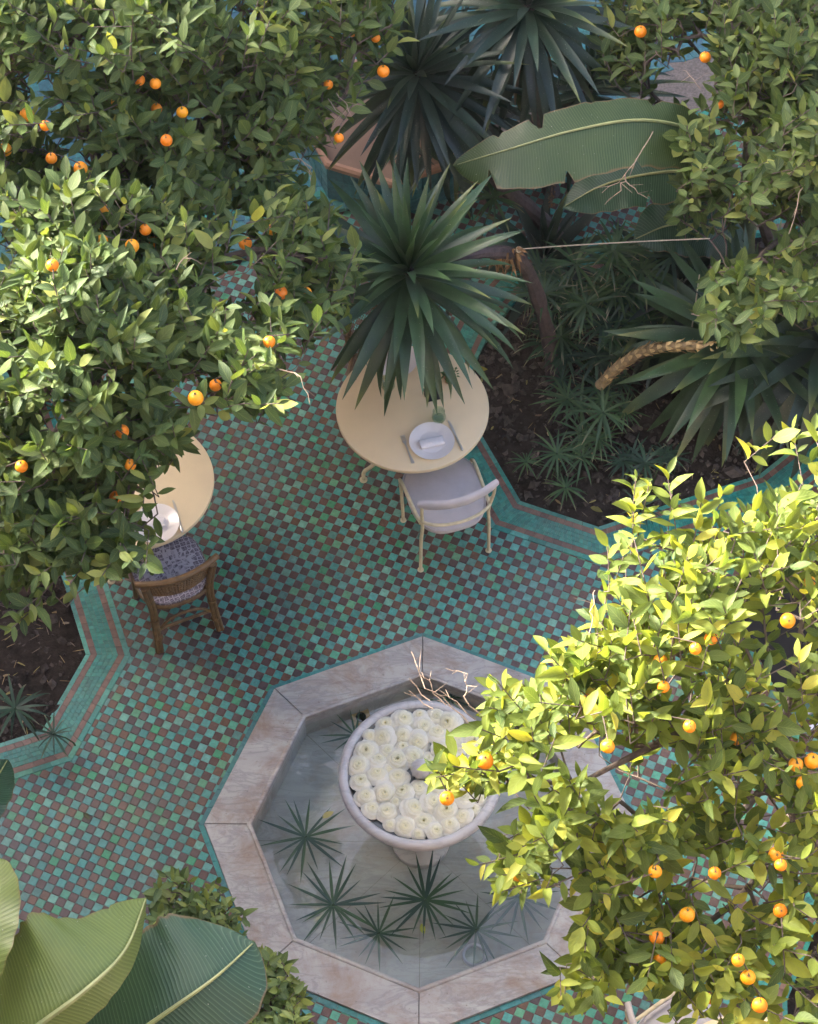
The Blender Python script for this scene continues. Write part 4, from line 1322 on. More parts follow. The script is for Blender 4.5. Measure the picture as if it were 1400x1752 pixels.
# ------------------------------------------------------------------ furniture
def round_table(loc, label, leg_az, R=0.447):
    t = thing('round_table', label, 'table', loc, 0, 'round cream tables')
    MB().lathe([(0.0005, .708), (R - .012, .708), (R - .002, .712), (R, .720), (R, .732), (R - .002, .738), (R - .007, .7405), (0.0005, .741)], 96).build('tabletop', M['cream'], t)
    MB().lathe([(.10, .707), (.10, .698), (.03, .69), (.026, .60), (.026, .38), (.035, .36), (.0005, .355)], 24).build('column', M['creamtube'], t)
    for a in leg_az:
        c, s = math.cos(a), math.sin(a)
        P = [(.02 * c, .02 * s, .40), (.12 * c, .12 * s, .30), (.26 * c, .26 * s, .135), (.292 * c, .292 * s, .10), (.302 * c, .302 * s, .06), (.303 * c, .303 * s, .012)]
        lg = MB().tube([tuple(p) for p in catmull(P, 16)], .0125, 10).build('leg', M['creamtube'], t)
        MB().lathe([(.0005, .0), (.024, .0), (.024, .006), (.016, .012), (.0005, .0125)], 16, c=(.303 * c, .303 * s, 0)).build('foot', M['creamtube'], lg)
    return t
FZ = 0.001
round_table((-0.017, 2.325, FZ), 'round cream table laid with two places beneath the leaning yucca', [math.radians(q) for q in (183, 303, 63)])
round_table((-1.602, 1.825, FZ), 'round cream table half hidden by the dense orange tree', [math.radians(q) for q in (100, 225, 335)])
c3 = at(1285, 1888, 0.74)
round_table((c3[0], c3[1], FZ), 'round cream table cut off by the bottom edge under the sunlit orange tree', [math.radians(q) for q in (200, 320, 80)])

def rounded_outline(w, d, back, n=40, ex=3.2):
    pts = []
    for k in range(n):
        a = 2 * PI * k / n
        c, s = math.cos(a), math.sin(a)
        x = w * math.copysign(abs(c) ** (2 / ex), c)
        e = 2.0 if s < 0 and back else ex
        y = d * math.copysign(abs(s) ** (2 / (2.1 if s < 0 else 4.5)), s)
        pts.append((x, y))
    return pts
def cushion(outline, z0, z1, puff, name, mat, parent):
    b = MB()
    n = len(outline)
    rows = [(.955, z0), (.99, z0 + .006), (1.0, (z0 + z1) / 2), (.985, z1 - .004), (.95, z1), (.8, z1 + puff * .6), (.5, z1 + puff * .95), (.05, z1 + puff)]
    vs = [(x * s, y * s, z) for s, z in rows for x, y in outline]
    fs = [(i * n + k, i * n + (k + 1) % n, (i + 1) * n + (k + 1) % n, (i + 1) * n + k) for i in range(len(rows) - 1) for k in range(n)]
    fs += [tuple(reversed(range(n))), tuple(range((len(rows) - 1) * n, len(rows) * n))]
    b.add(vs, fs)
    c = b.build(name, mat, parent, sharp=60)
    pp = [(x * .998, y * .998, z1 - .002) for x, y in outline]
    MB().tube(pp, .0035, 6, closed=True).build('piping', mat, c)
    return c

def metal_chair(loc, rz, label):
    """faces +Y; tube frame, padded seat and a curved padded back band"""
    t = thing('upholstered_chair', label, 'chair', loc, rz, 'upholstered metal chairs')
    cushion([(x, y - .018) for x, y in rounded_outline(.222, .245, True)], .415, .462, .014, 'seat', M['greyfabric'], t)
    W, yb, yf = .214, -.20, .165
    for s in (-1, 1):
        P = [(s * W, yb + .0, .0), (s * (W - .004), yb + .004, .30), (s * (W - .012), yb + .0, .47), (s * (W + .002), yb - .032, .66), (s * (W + .004), yb - .040, .75)]
        lg = MB().tube(catmull(P, 14), .0105, 10).build('leg', M['creamtube'], t)
        MB().lathe([(.0005, 0), (.019, 0), (.019, .005), (.012, .010), (.0005, .0105)], 14, c=(s * W, yb, 0)).build('foot', M['creamtube'], lg)
        P = [(s * (W - .01), yf, .0), (s * (W - .004), yf, .25), (s * (W + .004), yf, .42), (s * (W + .010), yf - .012, .47), (s * (W + .010), yf - .06, .492), (s * (W + .006), 0, .50), (s * (W - .004), yb + .01, .50)]
        lg = MB().tube(catmull(P, 22), .0105, 10).build('leg', M['creamtube'], t)
        MB().lathe([(.0005, 0), (.019, 0), (.019, .005), (.012, .010), (.0005, .0105)], 14, c=(s * (W - .01), yf, 0)).build('foot', M['creamtube'], lg)
    hoop = [((W + .006) * math.cos(a), yb + .02 - .105 * math.sin(a), .555) for a in np.linspace(0, PI, 17)]
    MB().tube(hoop, .010, 10).build('hoop', M['creamtube'], t)
    sr = [(x * .93, y * .93, .408) for x, y in rounded_outline(.222, .225, True)]
    MB().tube(sr, .009, 8, closed=True).build('seat_frame', M['creamtube'], t)
    # back band
    b = MB()
    n = 26
    vs = []
    prof = [(-.012, .722), (-.017, .738), (-.017, .768), (-.010, .788), (.006, .792), (.013, .772), (.014, .738), (.008, .722)]
    for k in range(n):
        u = -1 + 2 * k / (n - 1)
        x = u * (W + .024)
        y = yb - .075 + .055 * u * u
        tx_, ty_ = norm([W + .024, .11 * u])
        sh = 1 - .35 * max(0, abs(u) - .85) / .15
        for (o_, z) in prof:
            z = .757 + (z - .757) * sh
            vs.append((x - ty_ * o_, y + tx_ * o_, z + 0.012 * u * u))
    K = len(prof)
    fs = [(k * K + i, (k + 1) * K + i, (k + 1) * K + (i + 1) % K, k * K + (i + 1) % K) for k in range(n - 1) for i in range(K)]
    fs += [tuple(range(K)), tuple(reversed(range((n - 1) * K, n * K)))]
    b.add(vs, fs)
    b.build('backrest', M['greyfabric'], t, sharp=60)
    return t
c_rz = math.atan2(1.793 - 1.664, .429 - .021)
mid = np.array([(.021 + .429) / 2, (1.664 + 1.793) / 2])
fw = np.array([-math.sin(c_rz), math.cos(c_rz)])
cc = mid + fw * 0.20
metal_chair((cc[0], cc[1], FZ), c_rz, 'pale grey upholstered chair with cream tube frame pulled up to the laid table')
c4 = at(1160, 1830, 0.0)
metal_chair((c4[0], c4[1], FZ), math.radians(-58), 'grey upholstered chair in the near corner under the sunlit orange branches')

def rattan_chair(loc, rz, label, cane=False):
    t = thing('rattan_chair', label, 'chair', loc, rz, 'rattan chairs')
    W, yb, yf = .185, -.185, .18
    for s in (-1, 1):
        P = [(s * (W + .012), yb - .03, 0), (s * W, yb, .22), (s * (W - .004), yb + .01, .42), (s * (W + .012), yb - .02, .62), (s * (W + .025), yb - .05, .76)]
        for dx in (0, -.019):
            MB().tube(catmull([(p[0] + s * dx, p[1], p[2]) for p in P], 14), .0155, 9).build('leg', M['rattan'], t)
        P = [(s * (W + .01), yf + .01, 0), (s * W, yf, .22), (s * (W - .005), yf - .01, .42)]
        MB().tube(catmull(P, 8), .0165, 9).build('leg', M['rattan'], t)
        MB().tube(catmull([(s * W, yb, .16), (s * (W - .03), (yb + yf) / 2, .30), (s * W, yf, .16)], 12), .010, 8).build('stretcher', M['rattan'], t)
    for y in (yb, yf):
        MB().tube(catmull([(-W, y, .15), (-.08, y, .27), (.08, y, .27), (W, y, .15)], 14), .010, 8).build('stretcher', M['rattan'], t)
        MB().tube([(-W, y, .20), (W, y, .20)], .011, 8).build('stretcher', M['rattan'], t)
    for k, zz in enumerate((.12, .30)):
        for s in (-1, 1):
            MB().tube([(s * (W - .002 - .01) + .022 * math.cos(a), yb - (.008 if k == 0 else -.004) + .022 * math.sin(a), zz) for a in np.linspace(0, 2 * PI, 12, endpoint=False)], .006, 5, closed=True).build('binding', M['rattan'], t)
    out = rounded_outline(.205, .205, True)
    MB().tube([(x * .99, y * .99, .425) for x, y in out], .016, 8, closed=True).build('seat_frame', M['rattan'], t)
    b = MB()
    n = len(out)
    b.add([(x * .95, y * .95, .428) for x, y in out], [tuple(range(n))])
    b.build('seat_weave', M['cane'], t, smooth=False)
    if not cane:
        cushion(out, .436, .476, .016, 'seat_cushion', M['cushion'], t)
    # curved back: two rails, thick top rail, woven panel between
    def rail(z, yo, wid, r, name):
        P = [((wid) * u, yb + yo + .07 * u * u - .075, z + .018 * (1 - u * u)) for u in np.linspace(-1, 1, 17)]
        return MB().tube(P, r, 10).build(name, M['rattan'], t)
    rail(.775, -.01, W + .055, .019, 'top_rail')
    rail(.752, -.006, W + .045, .012, 'top_rail')
    rail(.58, .03, W + .005, .011, 'back_rail')
    wv = MB()
    us = np.linspace(-.95, .95, 25)
    def bp_(u, f):
        z = .585 + f * .165
        wid = (W + .005) + f * .045
        return (wid * u, yb + .03 - .036 * f + .07 * u * u - .075, z + .018 * (1 - u * u))
    if cane:
        for k in range(-14, 25):
            q = [bp_(-.95 + k * .08 + f * .5, f) for f in np.linspace(0, 1, 5) if abs(-.95 + k * .08 + f * .5) <= .96]
            if len(q) > 1: wv.tube(q, .0022, 4)
            q = [bp_(-.95 + k * .08 + (1 - f) * .5, f) for f in np.linspace(0, 1, 5) if abs(-.95 + k * .08 + (1 - f) * .5) <= .96]
            if len(q) > 1: wv.tube(q, .0022, 4)
    else:
        for row in range(11):
            f = row / 10
            wv.tube([np.array(bp_(u, f)) + np.array([0, .006 * (1 if (i + row) % 2 else -1), 0]) for i, u in enumerate(us)], .0075, 5)
        for u in us[::3]:
            wv.tube([bp_(u, f) for f in np.linspace(0, 1, 4)], .005, 5)
    wv.build('back_weave', M['cane'] if cane else M['rattan'], t, kind='stuff')
    return t
r_rz = math.atan2(1.281 - 1.13, -1.148 + 1.517)
mid = np.array([(-1.517 - 1.148) / 2, (1.13 + 1.281) / 2])
fw = np.array([-math.sin(r_rz), math.cos(r_rz)])
rc = mid + fw * 0.21
rattan_chair((rc[0], rc[1], FZ), r_rz, 'brown rattan chair with a patterned seat cushion at the half hidden table')
wc = at(655, 645, 0.42)
rattan_chair((wc[0], wc[1], FZ), math.radians(186), 'dark cane-backed chair on the far side of the laid table', cane=True)

# invented black table with grey rails, filling an unidentified dark area
bt = at(1372, 1070, 0.5)
blk = thing('filler_black_table', 'made-up black tabletop on grey rails, filling a dark area at the picture edge', 'table', (bt[0], bt[1], FZ), math.radians(20))
MB().box((-.30, -.42, .47), (.45, .42, .50)).build('tabletop', M['black'], blk, smooth=False)
for sx, sy in ((-.27, -.39), (.42, -.39), (-.27, .39), (.42, .39)):
    MB().box((sx - .015, sy - .015, 0), (sx + .015, sy + .015, .469)).build('leg', M['greymetal'], blk, smooth=False)
for y in (-.47, -.56):
    MB().box((-.25, y - .012, .40), (.40, y + .012, .424)).build('rail', M['greymetal'], blk, smooth=False)

# ---- things laid on the tables
TZ = 0.741 + FZ + 0.0006
def plate(px, py, label, r=.131):
    p = at(px, py, TZ)
    o = thing('plate', label, 'plate', (p[0], p[1], TZ))
    k = r / .131
    MB().lathe([(.0005, .004), (.07 * k, .004), (.078 * k, .006), (.085 * k, .011), (.128 * k, .018), (.131 * k, .0195), (.131 * k, .017), (.085 * k, .006), (.075 * k, 0), (.0005, 0)], 64).build('plate_body', M['porcelain'], o)
    return p
def napkin(px, py, rz, label, zoff=.005):
    p = at(px, py, TZ + .02)
    o = thing('napkin', label, 'napkin', (p[0], p[1], TZ + zoff), rz)
    vs, n, m = [], 18, 9
    b = MB()
    prof = []
    for k in range(n):
        a = 2 * PI * k / n
        prof.append((.030 * math.copysign(abs(math.cos(a)) ** .75, math.cos(a)), .0165 + .0155 * math.copysign(abs(math.sin(a)) ** .8, math.sin(a))))
    for i in range(m):
        x = -.068 + .136 * i / (m - 1)
        for k, (y, z) in enumerate(prof):
            s = 1 + .03 * math.sin(i * 1.9 + k * .8)
            vs.append((x + .004 * math.sin(k * .9), y * s, z * s))
    b.add(vs, [(i * n + k, (i + 1) * n + k, (i + 1) * n + (k + 1) % n, i * n + (k + 1) % n) for i in range(m - 1) for k in range(n)] + [tuple(range(n)), tuple(reversed(range((m - 1) * n, m * n)))])
    b.build('napkin_roll', M['napkin'], o, sharp=50)
    MB().add([(-.066, .010, .0325), (.066, .012, .0330), (.067, -.006, .0345), (-.067, -.008, .0342)], [(3, 2, 1, 0)]).build('folded_edge', M['napkin'], o)
def fork(px, py, rz, label):
    p = at(px, py, TZ)
    o = thing('fork', label, 'fork', (p[0], p[1], TZ), rz)
    st = [(-.095, .0085), (-.088, .010), (-.05, .006), (0, .004), (.035, .004), (.05, .008), (.058, .0115), (.066, .012)]
    b = MB()
    vs = []
    for y, w in st:
        z = .003 + .008 * max(0, math.sin((y + .02) / .1 * PI)) * (y > -.02)
        vs += [(-w, y, z), (w, y, z), (w, y, z + .0025), (-w, y, z + .0025)]
    b.add(vs, [(i * 4 + k, i * 4 + (k + 1) % 4, (i + 1) * 4 + (k + 1) % 4, (i + 1) * 4 + k) for i in range(len(st) - 1) for k in range(4)] + [(3, 2, 1, 0)])
    b.build('handle', M['steel'], o, sharp=40)
    for k in range(4):
        x = -.0102 + k * .0068
        MB().box((x - .0019, .066, .008), (x + .0019, .104, .0105)).build('tine', M['steel'], o, smooth=False)
def knife(px, py, rz, label):
    p = at(px, py, TZ)
    o = thing('knife', label, 'knife', (p[0], p[1], TZ), rz)
    MB().tube([(0, -.115, .006), (0, -.108, .006), (0, -.06, .006), (0, -.02, .006), (0, -.008, .006)], [.006, .0085, .0075, .006, .007], 8).build('handle', M['steel'], o)
    b = MB()
    out = [(-.004, -.008), (.007, -.008), (.0085, .03), (.0085, .07), (.006, .095), (.0, .112), (-.006, .105), (-.0065, .05)]
    b.prism(out, .004, .0062, bottom=True)
    b.build('blade', M['steel'], o, smooth=False)
def tumbler(px, py, label, zt=None):
    p = at(px, py, TZ + .04)
    o = thing('tumbler', label, 'glass', (p[0], p[1], TZ))
    MB().lathe([(.0005, .0), (.026, 0), (.034, .006), (.041, .025), (.041, .042), (.036, .062), (.034, .082), (.0355, .090), (.033, .090), (.0315, .082), (.033, .062), (.038, .042), (.038, .025), (.031, .009), (.0005, .007)], 40).build('glass_body', M['glass'], o)
    MB().lathe([(.0005, .0), (.030, .0)], 32, c=(0, 0, .030)).build('drink', M['bowlwater'], o)
def card(px, py, rz, label):
    p = at(px, py, TZ + .01)
    o = thing('menu_card', label, 'card', (p[0], p[1], TZ), rz)
    MB().box((-.048, -.05, 0), (.048, .05, .0022)).build('card_face', M['card'], o, smooth=False)
    MB().box((-.052, -.012, 0), (-.0482, .012, .010)).build('stand', M['card'], o, smooth=False)
plate(739, 757, 'pale porcelain plate with a rolled napkin on the laid table, chair side')
napkin(739, 757, math.radians(14), 'white rolled napkin on the plate before the upholstered chair')
plate(676, 617, 'pale porcelain plate under the drooping yucca leaves, far side of the table', .135)
napkin(676, 615, math.radians(100), 'white rolled napkin on the far plate under the yucca leaves')
fork(698, 771, math.radians(18), 'steel fork lying beside the near plate of the laid table')
knife(779, 745, math.radians(20), 'steel knife lying beside the near plate of the laid table')
knife(648, 640, math.radians(204), 'steel knife lying beside the far plate under the yucca leaves')
tumbler(751, 712, 'pale green glass tumbler above the near plate of the laid table')
tumbler(664, 657, 'clear glass tumbler by the far plate under the yucca tips')
card(741, 672, math.radians(15), 'small black card on the laid table beside the potted herb')
plate(268, 898, 'pale porcelain plate on the half hidden table behind orange leaves')
knife(304, 883, math.radians(16), 'steel knife near the rim of the half hidden table')
card(214, 832, math.radians(-10), 'small black card among the leaves on the half hidden table')
napkin(262, 897, math.radians(12), 'white rolled napkin on the half hidden plate')
tumbler(1275, 1790, 'glass tumbler on the table cut off by the bottom edge')
# potted herb
pp_ = at(768, 652, TZ)
pot = thing('potted_herb', 'small green herb in a terracotta pot on the laid table', 'potted plant', (pp_[0], pp_[1], TZ))
MB().lathe([(.0005, 0), (.022, 0), (.030, .045), (.034, .047), (.034, .056), (.029, .056), (.027, .048), (.0005, .046)], 24).build('pot', M['terracotta'], pot)

# ------------------------------------------------------------------ citrus leaves
rows_t = [0.0, 0.10, 0.30, 0.55, 0.78, 0.93, 1.0]
hw_t = [0.03, 0.42, 0.92, 1.0, 0.64, 0.20, 0.01]
def leaf_template(fold, curve, kink=0.0, width=0.215):
    vs, uv = [], []
    for t, h in zip(rows_t, hw_t):
        w = width * h
        z = -curve * t * t
        for s in (-1, 0, 1):
            vs.append((s * w + kink * t * t, t, z + abs(s) * w * fold))
            uv.append((0.5 + .5 * s, t))
    fs = [(j * 3 + s, j * 3 + s + 1, j * 3 + s + 4, j * 3 + s + 3) for j in range(len(rows_t) - 1) for s in range(2)]
    return np.array(vs), fs, uv
LEAF_T = [leaf_template(.25, .12), leaf_template(.45, .25, .06), leaf_template(.12, .05, -.05), leaf_template(.35, -.08, .03), leaf_template(.55, .38, -.04, .195), leaf_template(.75, .50, .10, .205), leaf_template(.20, -.22, -.08, .235), leaf_template(.05, .18, .12, .185)]
LF, LUV = LEAF_T[0][1], LEAF_T[0][2]
def palette(greens):
    return [tuple(g) for g in greens]
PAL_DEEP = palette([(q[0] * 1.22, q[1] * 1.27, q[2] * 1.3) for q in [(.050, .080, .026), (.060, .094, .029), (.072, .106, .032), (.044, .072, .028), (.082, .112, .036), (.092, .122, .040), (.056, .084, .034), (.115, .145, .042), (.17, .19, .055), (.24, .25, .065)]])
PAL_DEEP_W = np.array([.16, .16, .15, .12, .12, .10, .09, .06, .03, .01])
PAL_BRIGHT = palette([(q[0] * 1.36, q[1] * 1.32, q[2] * 1.15) for q in [(.075, .110, .028), (.10, .14, .032), (.13, .17, .036), (.16, .20, .040), (.20, .235, .045), (.085, .12, .032), (.062, .094, .030), (.25, .27, .055), (.31, .30, .06), (.045, .075, .026)]])  # yellow-green of young leaves, raised further to imitate strong sun
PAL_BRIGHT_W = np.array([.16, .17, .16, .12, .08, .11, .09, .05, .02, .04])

def orange_mesh(seed):
    r = random.Random(seed)
    b = MB()
    prof = []
    for k in range(13):
        a = -PI / 2 + PI * k / 12
        rad, z = math.cos(a), math.sin(a) * .96
        if k == 12: rad, z = .0005, .90
        if k == 11: rad, z = rad, z - .02
        if k == 0: rad, z = .0005, -.93
        prof.append((max(rad, .0005), z))
    c = r.choice([(1, 1, 1), (1, .86, .9), (1.0, 1.15, 1.0), (.95, .72, .8), (.9, 1.05, 1.2)])
    b.lathe(prof, 20, tint=c, wob=lambda a, z: 1 + .012 * math.sin(3 * a + seed))
    for k in range(5):
        a = k * 2 * PI / 5
        b.add([(0, 0, .93), (.16 * math.cos(a - .4), .16 * math.sin(a - .4), .925), (.26 * math.cos(a), .26 * math.sin(a), .94), (.16 * math.cos(a + .4), .16 * math.sin(a + .4), .925)], [(0, 1, 2, 3)], (1, 1, 1), 1)
    b.tube([(0, 0, .90), (.02, 0, 1.1), (.05, .02, 1.45)], [.06, .05, .05], 5, mi=1)
    return b.mesh('orange', [M['orange'], M['calyx']])
ORANGES = [orange_mesh(s) for s in range(9)]

def leaf_pose(P, d, nrm, L, W):
    y = norm(d)
    x = norm(np.cross(y, nrm))
    z = np.cross(x, y)
    return np.stack([x * W, y * L, z * L], 1)

LEAF_CACHE = {}
def leaf_mesh(pal_name, pal, ti, si, mat):
    k = (pal_name, ti, si)
    if k not in LEAF_CACHE:
        b = MB(); b.add(LEAF_T[si][0], LF, pal[ti]); b.uv = LUV
        LEAF_CACHE[k] = b.mesh('leaf', mat, sharp=None)
    return LEAF_CACHE[k]

def foliage(root, o, leaves, pal_name, pal, mat, n_single=300):
    """leaves: list of (P, R(3x3 scaled), tint index, shape index); the ones that show largest become objects of their own"""
    C = np.array([l[0] + l[1] @ np.array([0, .5, 0]) for l in leaves])
    pr = project(C)
    order = np.argsort(-pr[:, 2])
    cell = 5
    GW, GH = int(IMG_W / cell), int(IMG_H / cell)
    buf = -np.ones((GH, GW), np.int32)
    for i in order:
        gx_, gy_ = int(pr[i, 0] / cell), int(pr[i, 1] / cell)
        if 1 < gx_ < GW - 2 and 1 < gy_ < GH - 2:
            buf[gy_ - 1:gy_ + 2, gx_ - 2:gx_ + 3] = i
    ids, cnt = np.unique(buf[buf >= 0], return_counts=True)
    area = {}
    for i, c in zip(ids, cnt):
        R = leaves[i][1]
        face = abs(norm(R[:, 2]) @ norm(C[i] - CAM_C))
        area[int(i)] = c * (.3 + face) * np.linalg.norm(R[:, 1])
    top = set(sorted(area, key=lambda i: -area[i])[:n_single])
    V, T = [], []
    for i, (P, R, ti, si) in enumerate(leaves):
        P = P - o
        if i in top:
            Mx = Matrix(((*R[0], P[0]), (*R[1], P[1]), (*R[2], P[2]), (0, 0, 0, 1)))
            link('leaf', leaf_mesh(pal_name, pal, ti, si, mat), root, M=Mx)
        else:
            V.append(LEAF_T[si][0] @ R.T + P); T.append(pal[ti])
    link('leaves', batch_mesh('leaves', np.array(V), LF, np.array(T), mat, LUV), root, kind='stuff')

def make_twig(r, tip, d, n, L, pal_w, out, spread=0.85, up=0.75, young=False):
    """a shoot ending at tip, with leaves along its last part and a rosette at its end"""
    d = norm(d)
    a = norm(np.cross(d, (0.3, 0.2, 1.0) if abs(d[2]) < .95 else (1, 0, 0)))
    b = np.cross(a, d)
    tl = L * r.uniform(1.3, 2.2)
    ph = r.uniform(0, 6.28)
    for k in range(n):
        s = 1 - (k / max(1, n - 1)) * .9
        base = tip - d * tl * (1 - s)
        az = ph + k * 2.39996
        rad = a * math.cos(az) + b * math.sin(az)
        f = .35 + .65 * (1 - s) if k > 1 else r.uniform(.15, .5)
        ld = norm(rad * (spread * (.5 + f)) + d * (1.0 - .65 * f) + np.array([0, 0, r.uniform(-.25, .12)]))
        nr = norm(np.array([r.gauss(0, .35), r.gauss(0, .35) - .15, up]) + d * .3)
        ln = L * (r.uniform(.72, 1.18) if r.random() < .8 else r.uniform(.45, .8)) * (.75 if (young and k < 3) else 1)
        w = ln * r.uniform(.72, 1.22)
        R = leaf_pose(base, ld, nr, ln, w)
        ti = int(np.searchsorted(np.cumsum(pal_w), r.random() * .999 * pal_w.sum()))
        if young and r.random() < .6:
            ti = min(len(pal_w) - 1, ti + 2)
        out.append((base, R, ti, r.randrange(len(LEAF_T))))
    return tip - d * tl

def wood(root, o, seeds, tips, r0, mat, name='branches', maxr=.03, e=.38, bias=.9):
    """grow a network of branches from the seed polylines to every twig base"""
    nodes = [np.array(p) for s in seeds for p in s]
    parent = []
    k = 0
    for s in seeds:
        for i in range(len(s)):
            parent.append(-1 if i == 0 else k + i - 1)
        k += len(s)
    nseed = len(nodes)
    # join seed starts to nearest node of earlier seeds
    k = len(seeds[0])
    for s in seeds[1:]:
        dd = [np.linalg.norm(nodes[j] - nodes[k]) for j in range(k)]
        parent[k] = int(np.argmin(dd))
        k += len(s)
    root_p = nodes[len(seeds[0]) - 1]
    tips = sorted(tips, key=lambda t: min(np.linalg.norm(t[0] - n) for n in nodes[:nseed]))
    arr = np.zeros((nseed + len(tips) * 3, 3)); arr[:nseed] = nodes
    dist = [0.0] * nseed
    for i in range(nseed):
        dist[i] = 0 if parent[i] < 0 else dist[parent[i]] + np.linalg.norm(nodes[i] - nodes[parent[i]])
    dist = np.array(dist + [0.0] * (len(tips) * 3))
    n = nseed
    par = parent + [0] * (len(tips) * 3)
    leaf_w = np.zeros(nseed + len(tips) * 3)
    rr = random.Random(2)
    for bp, tp in tips:
        d = np.linalg.norm(arr[:n] - bp, axis=1)
        rise = np.maximum(0, arr[:n, 2] - bp[2] - .05)
        j = int(np.argmin(d + .12 * bias * dist[:n] + .6 * rise))
        a = arr[j]
        if d[j] > .12:
            m = (a + bp) / 2 + np.array([rr.gauss(0, .03), rr.gauss(0, .03), -.04 * d[j] + rr.gauss(0, .02)]) * min(1, d[j] * 2)
            arr[n] = m; par[n] = j; dist[n] = dist[j] + d[j] / 2; n += 1
            j = n - 1
        arr[n] = bp; par[n] = j; dist[n] = dist[j] + np.linalg.norm(bp - arr[j]); n += 1
        arr[n] = tp; par[n] = n - 1; dist[n] = dist[n - 1] + np.linalg.norm(tp - bp); leaf_w[n] = 1; n += 1
    w = leaf_w[:n].copy()
    for i in range(n - 1, 0, -1):
        if par[i] >= 0:
            w[par[i]] += w[i]
    rad = np.clip(r0 * np.maximum(w, 1) ** e, r0, maxr)
    V, T = [], []
    seg = 5
    tf = [(k, (k + 1) % seg, seg + (k + 1) % seg, seg + k) for k in range(seg)]
    for i in range(nseed, n):
        a, b = arr[par[i]] - o, arr[i] - o
        t = norm(b - a)
        u = norm(np.cross(t, (0.123, 0.31, .94) if abs(t[2]) < .9 else (1, 0.1, 0)))
        v = np.cross(t, u)
        ra = min(rad[par[i]], rad[i] * 1.7)
        ring = lambda c, r: [c + (u * math.cos(2 * PI * k / seg) + v * math.sin(2 * PI * k / seg)) * r for k in range(seg)]
        V.append(np.array(ring(a, ra) + ring(b, rad[i]))); g = rr.uniform(.8, 1.2); T.append((g, g, g))
    link(name, batch_mesh(name, np.array(V), tf, np.array(T), mat), root, kind='stuff')
    for q, s in enumerate(seeds):
        st = [np.array(p) - o for p in s]
        k0 = sum(len(z) for z in seeds[:q])
        if parent[k0] >= 0:
            st = [nodes[parent[k0]] - o] + st
        P = catmull(st, max(8, 5 * len(st)))
        w0, w1 = w[k0], max(1, w[k0 + len(s) - 1])
        ra, rb = min(maxr * 1.5, r0 * w0 ** .45), min(maxr * 1.1, r0 * w1 ** .42)
        if q == 0:
            ra, rb = maxr * 2.0, maxr * 1.35
        rads = [ra + (rb - ra) * i / (len(P) - 1) for i in range(len(P))]
        rads = [x * (1 + .06 * math.sin(i * 1.7 + q)) for i, x in enumerate(rads)]
        MB().tube(P, rads, 9).build('trunk' if q == 0 else 'limb', mat, root)

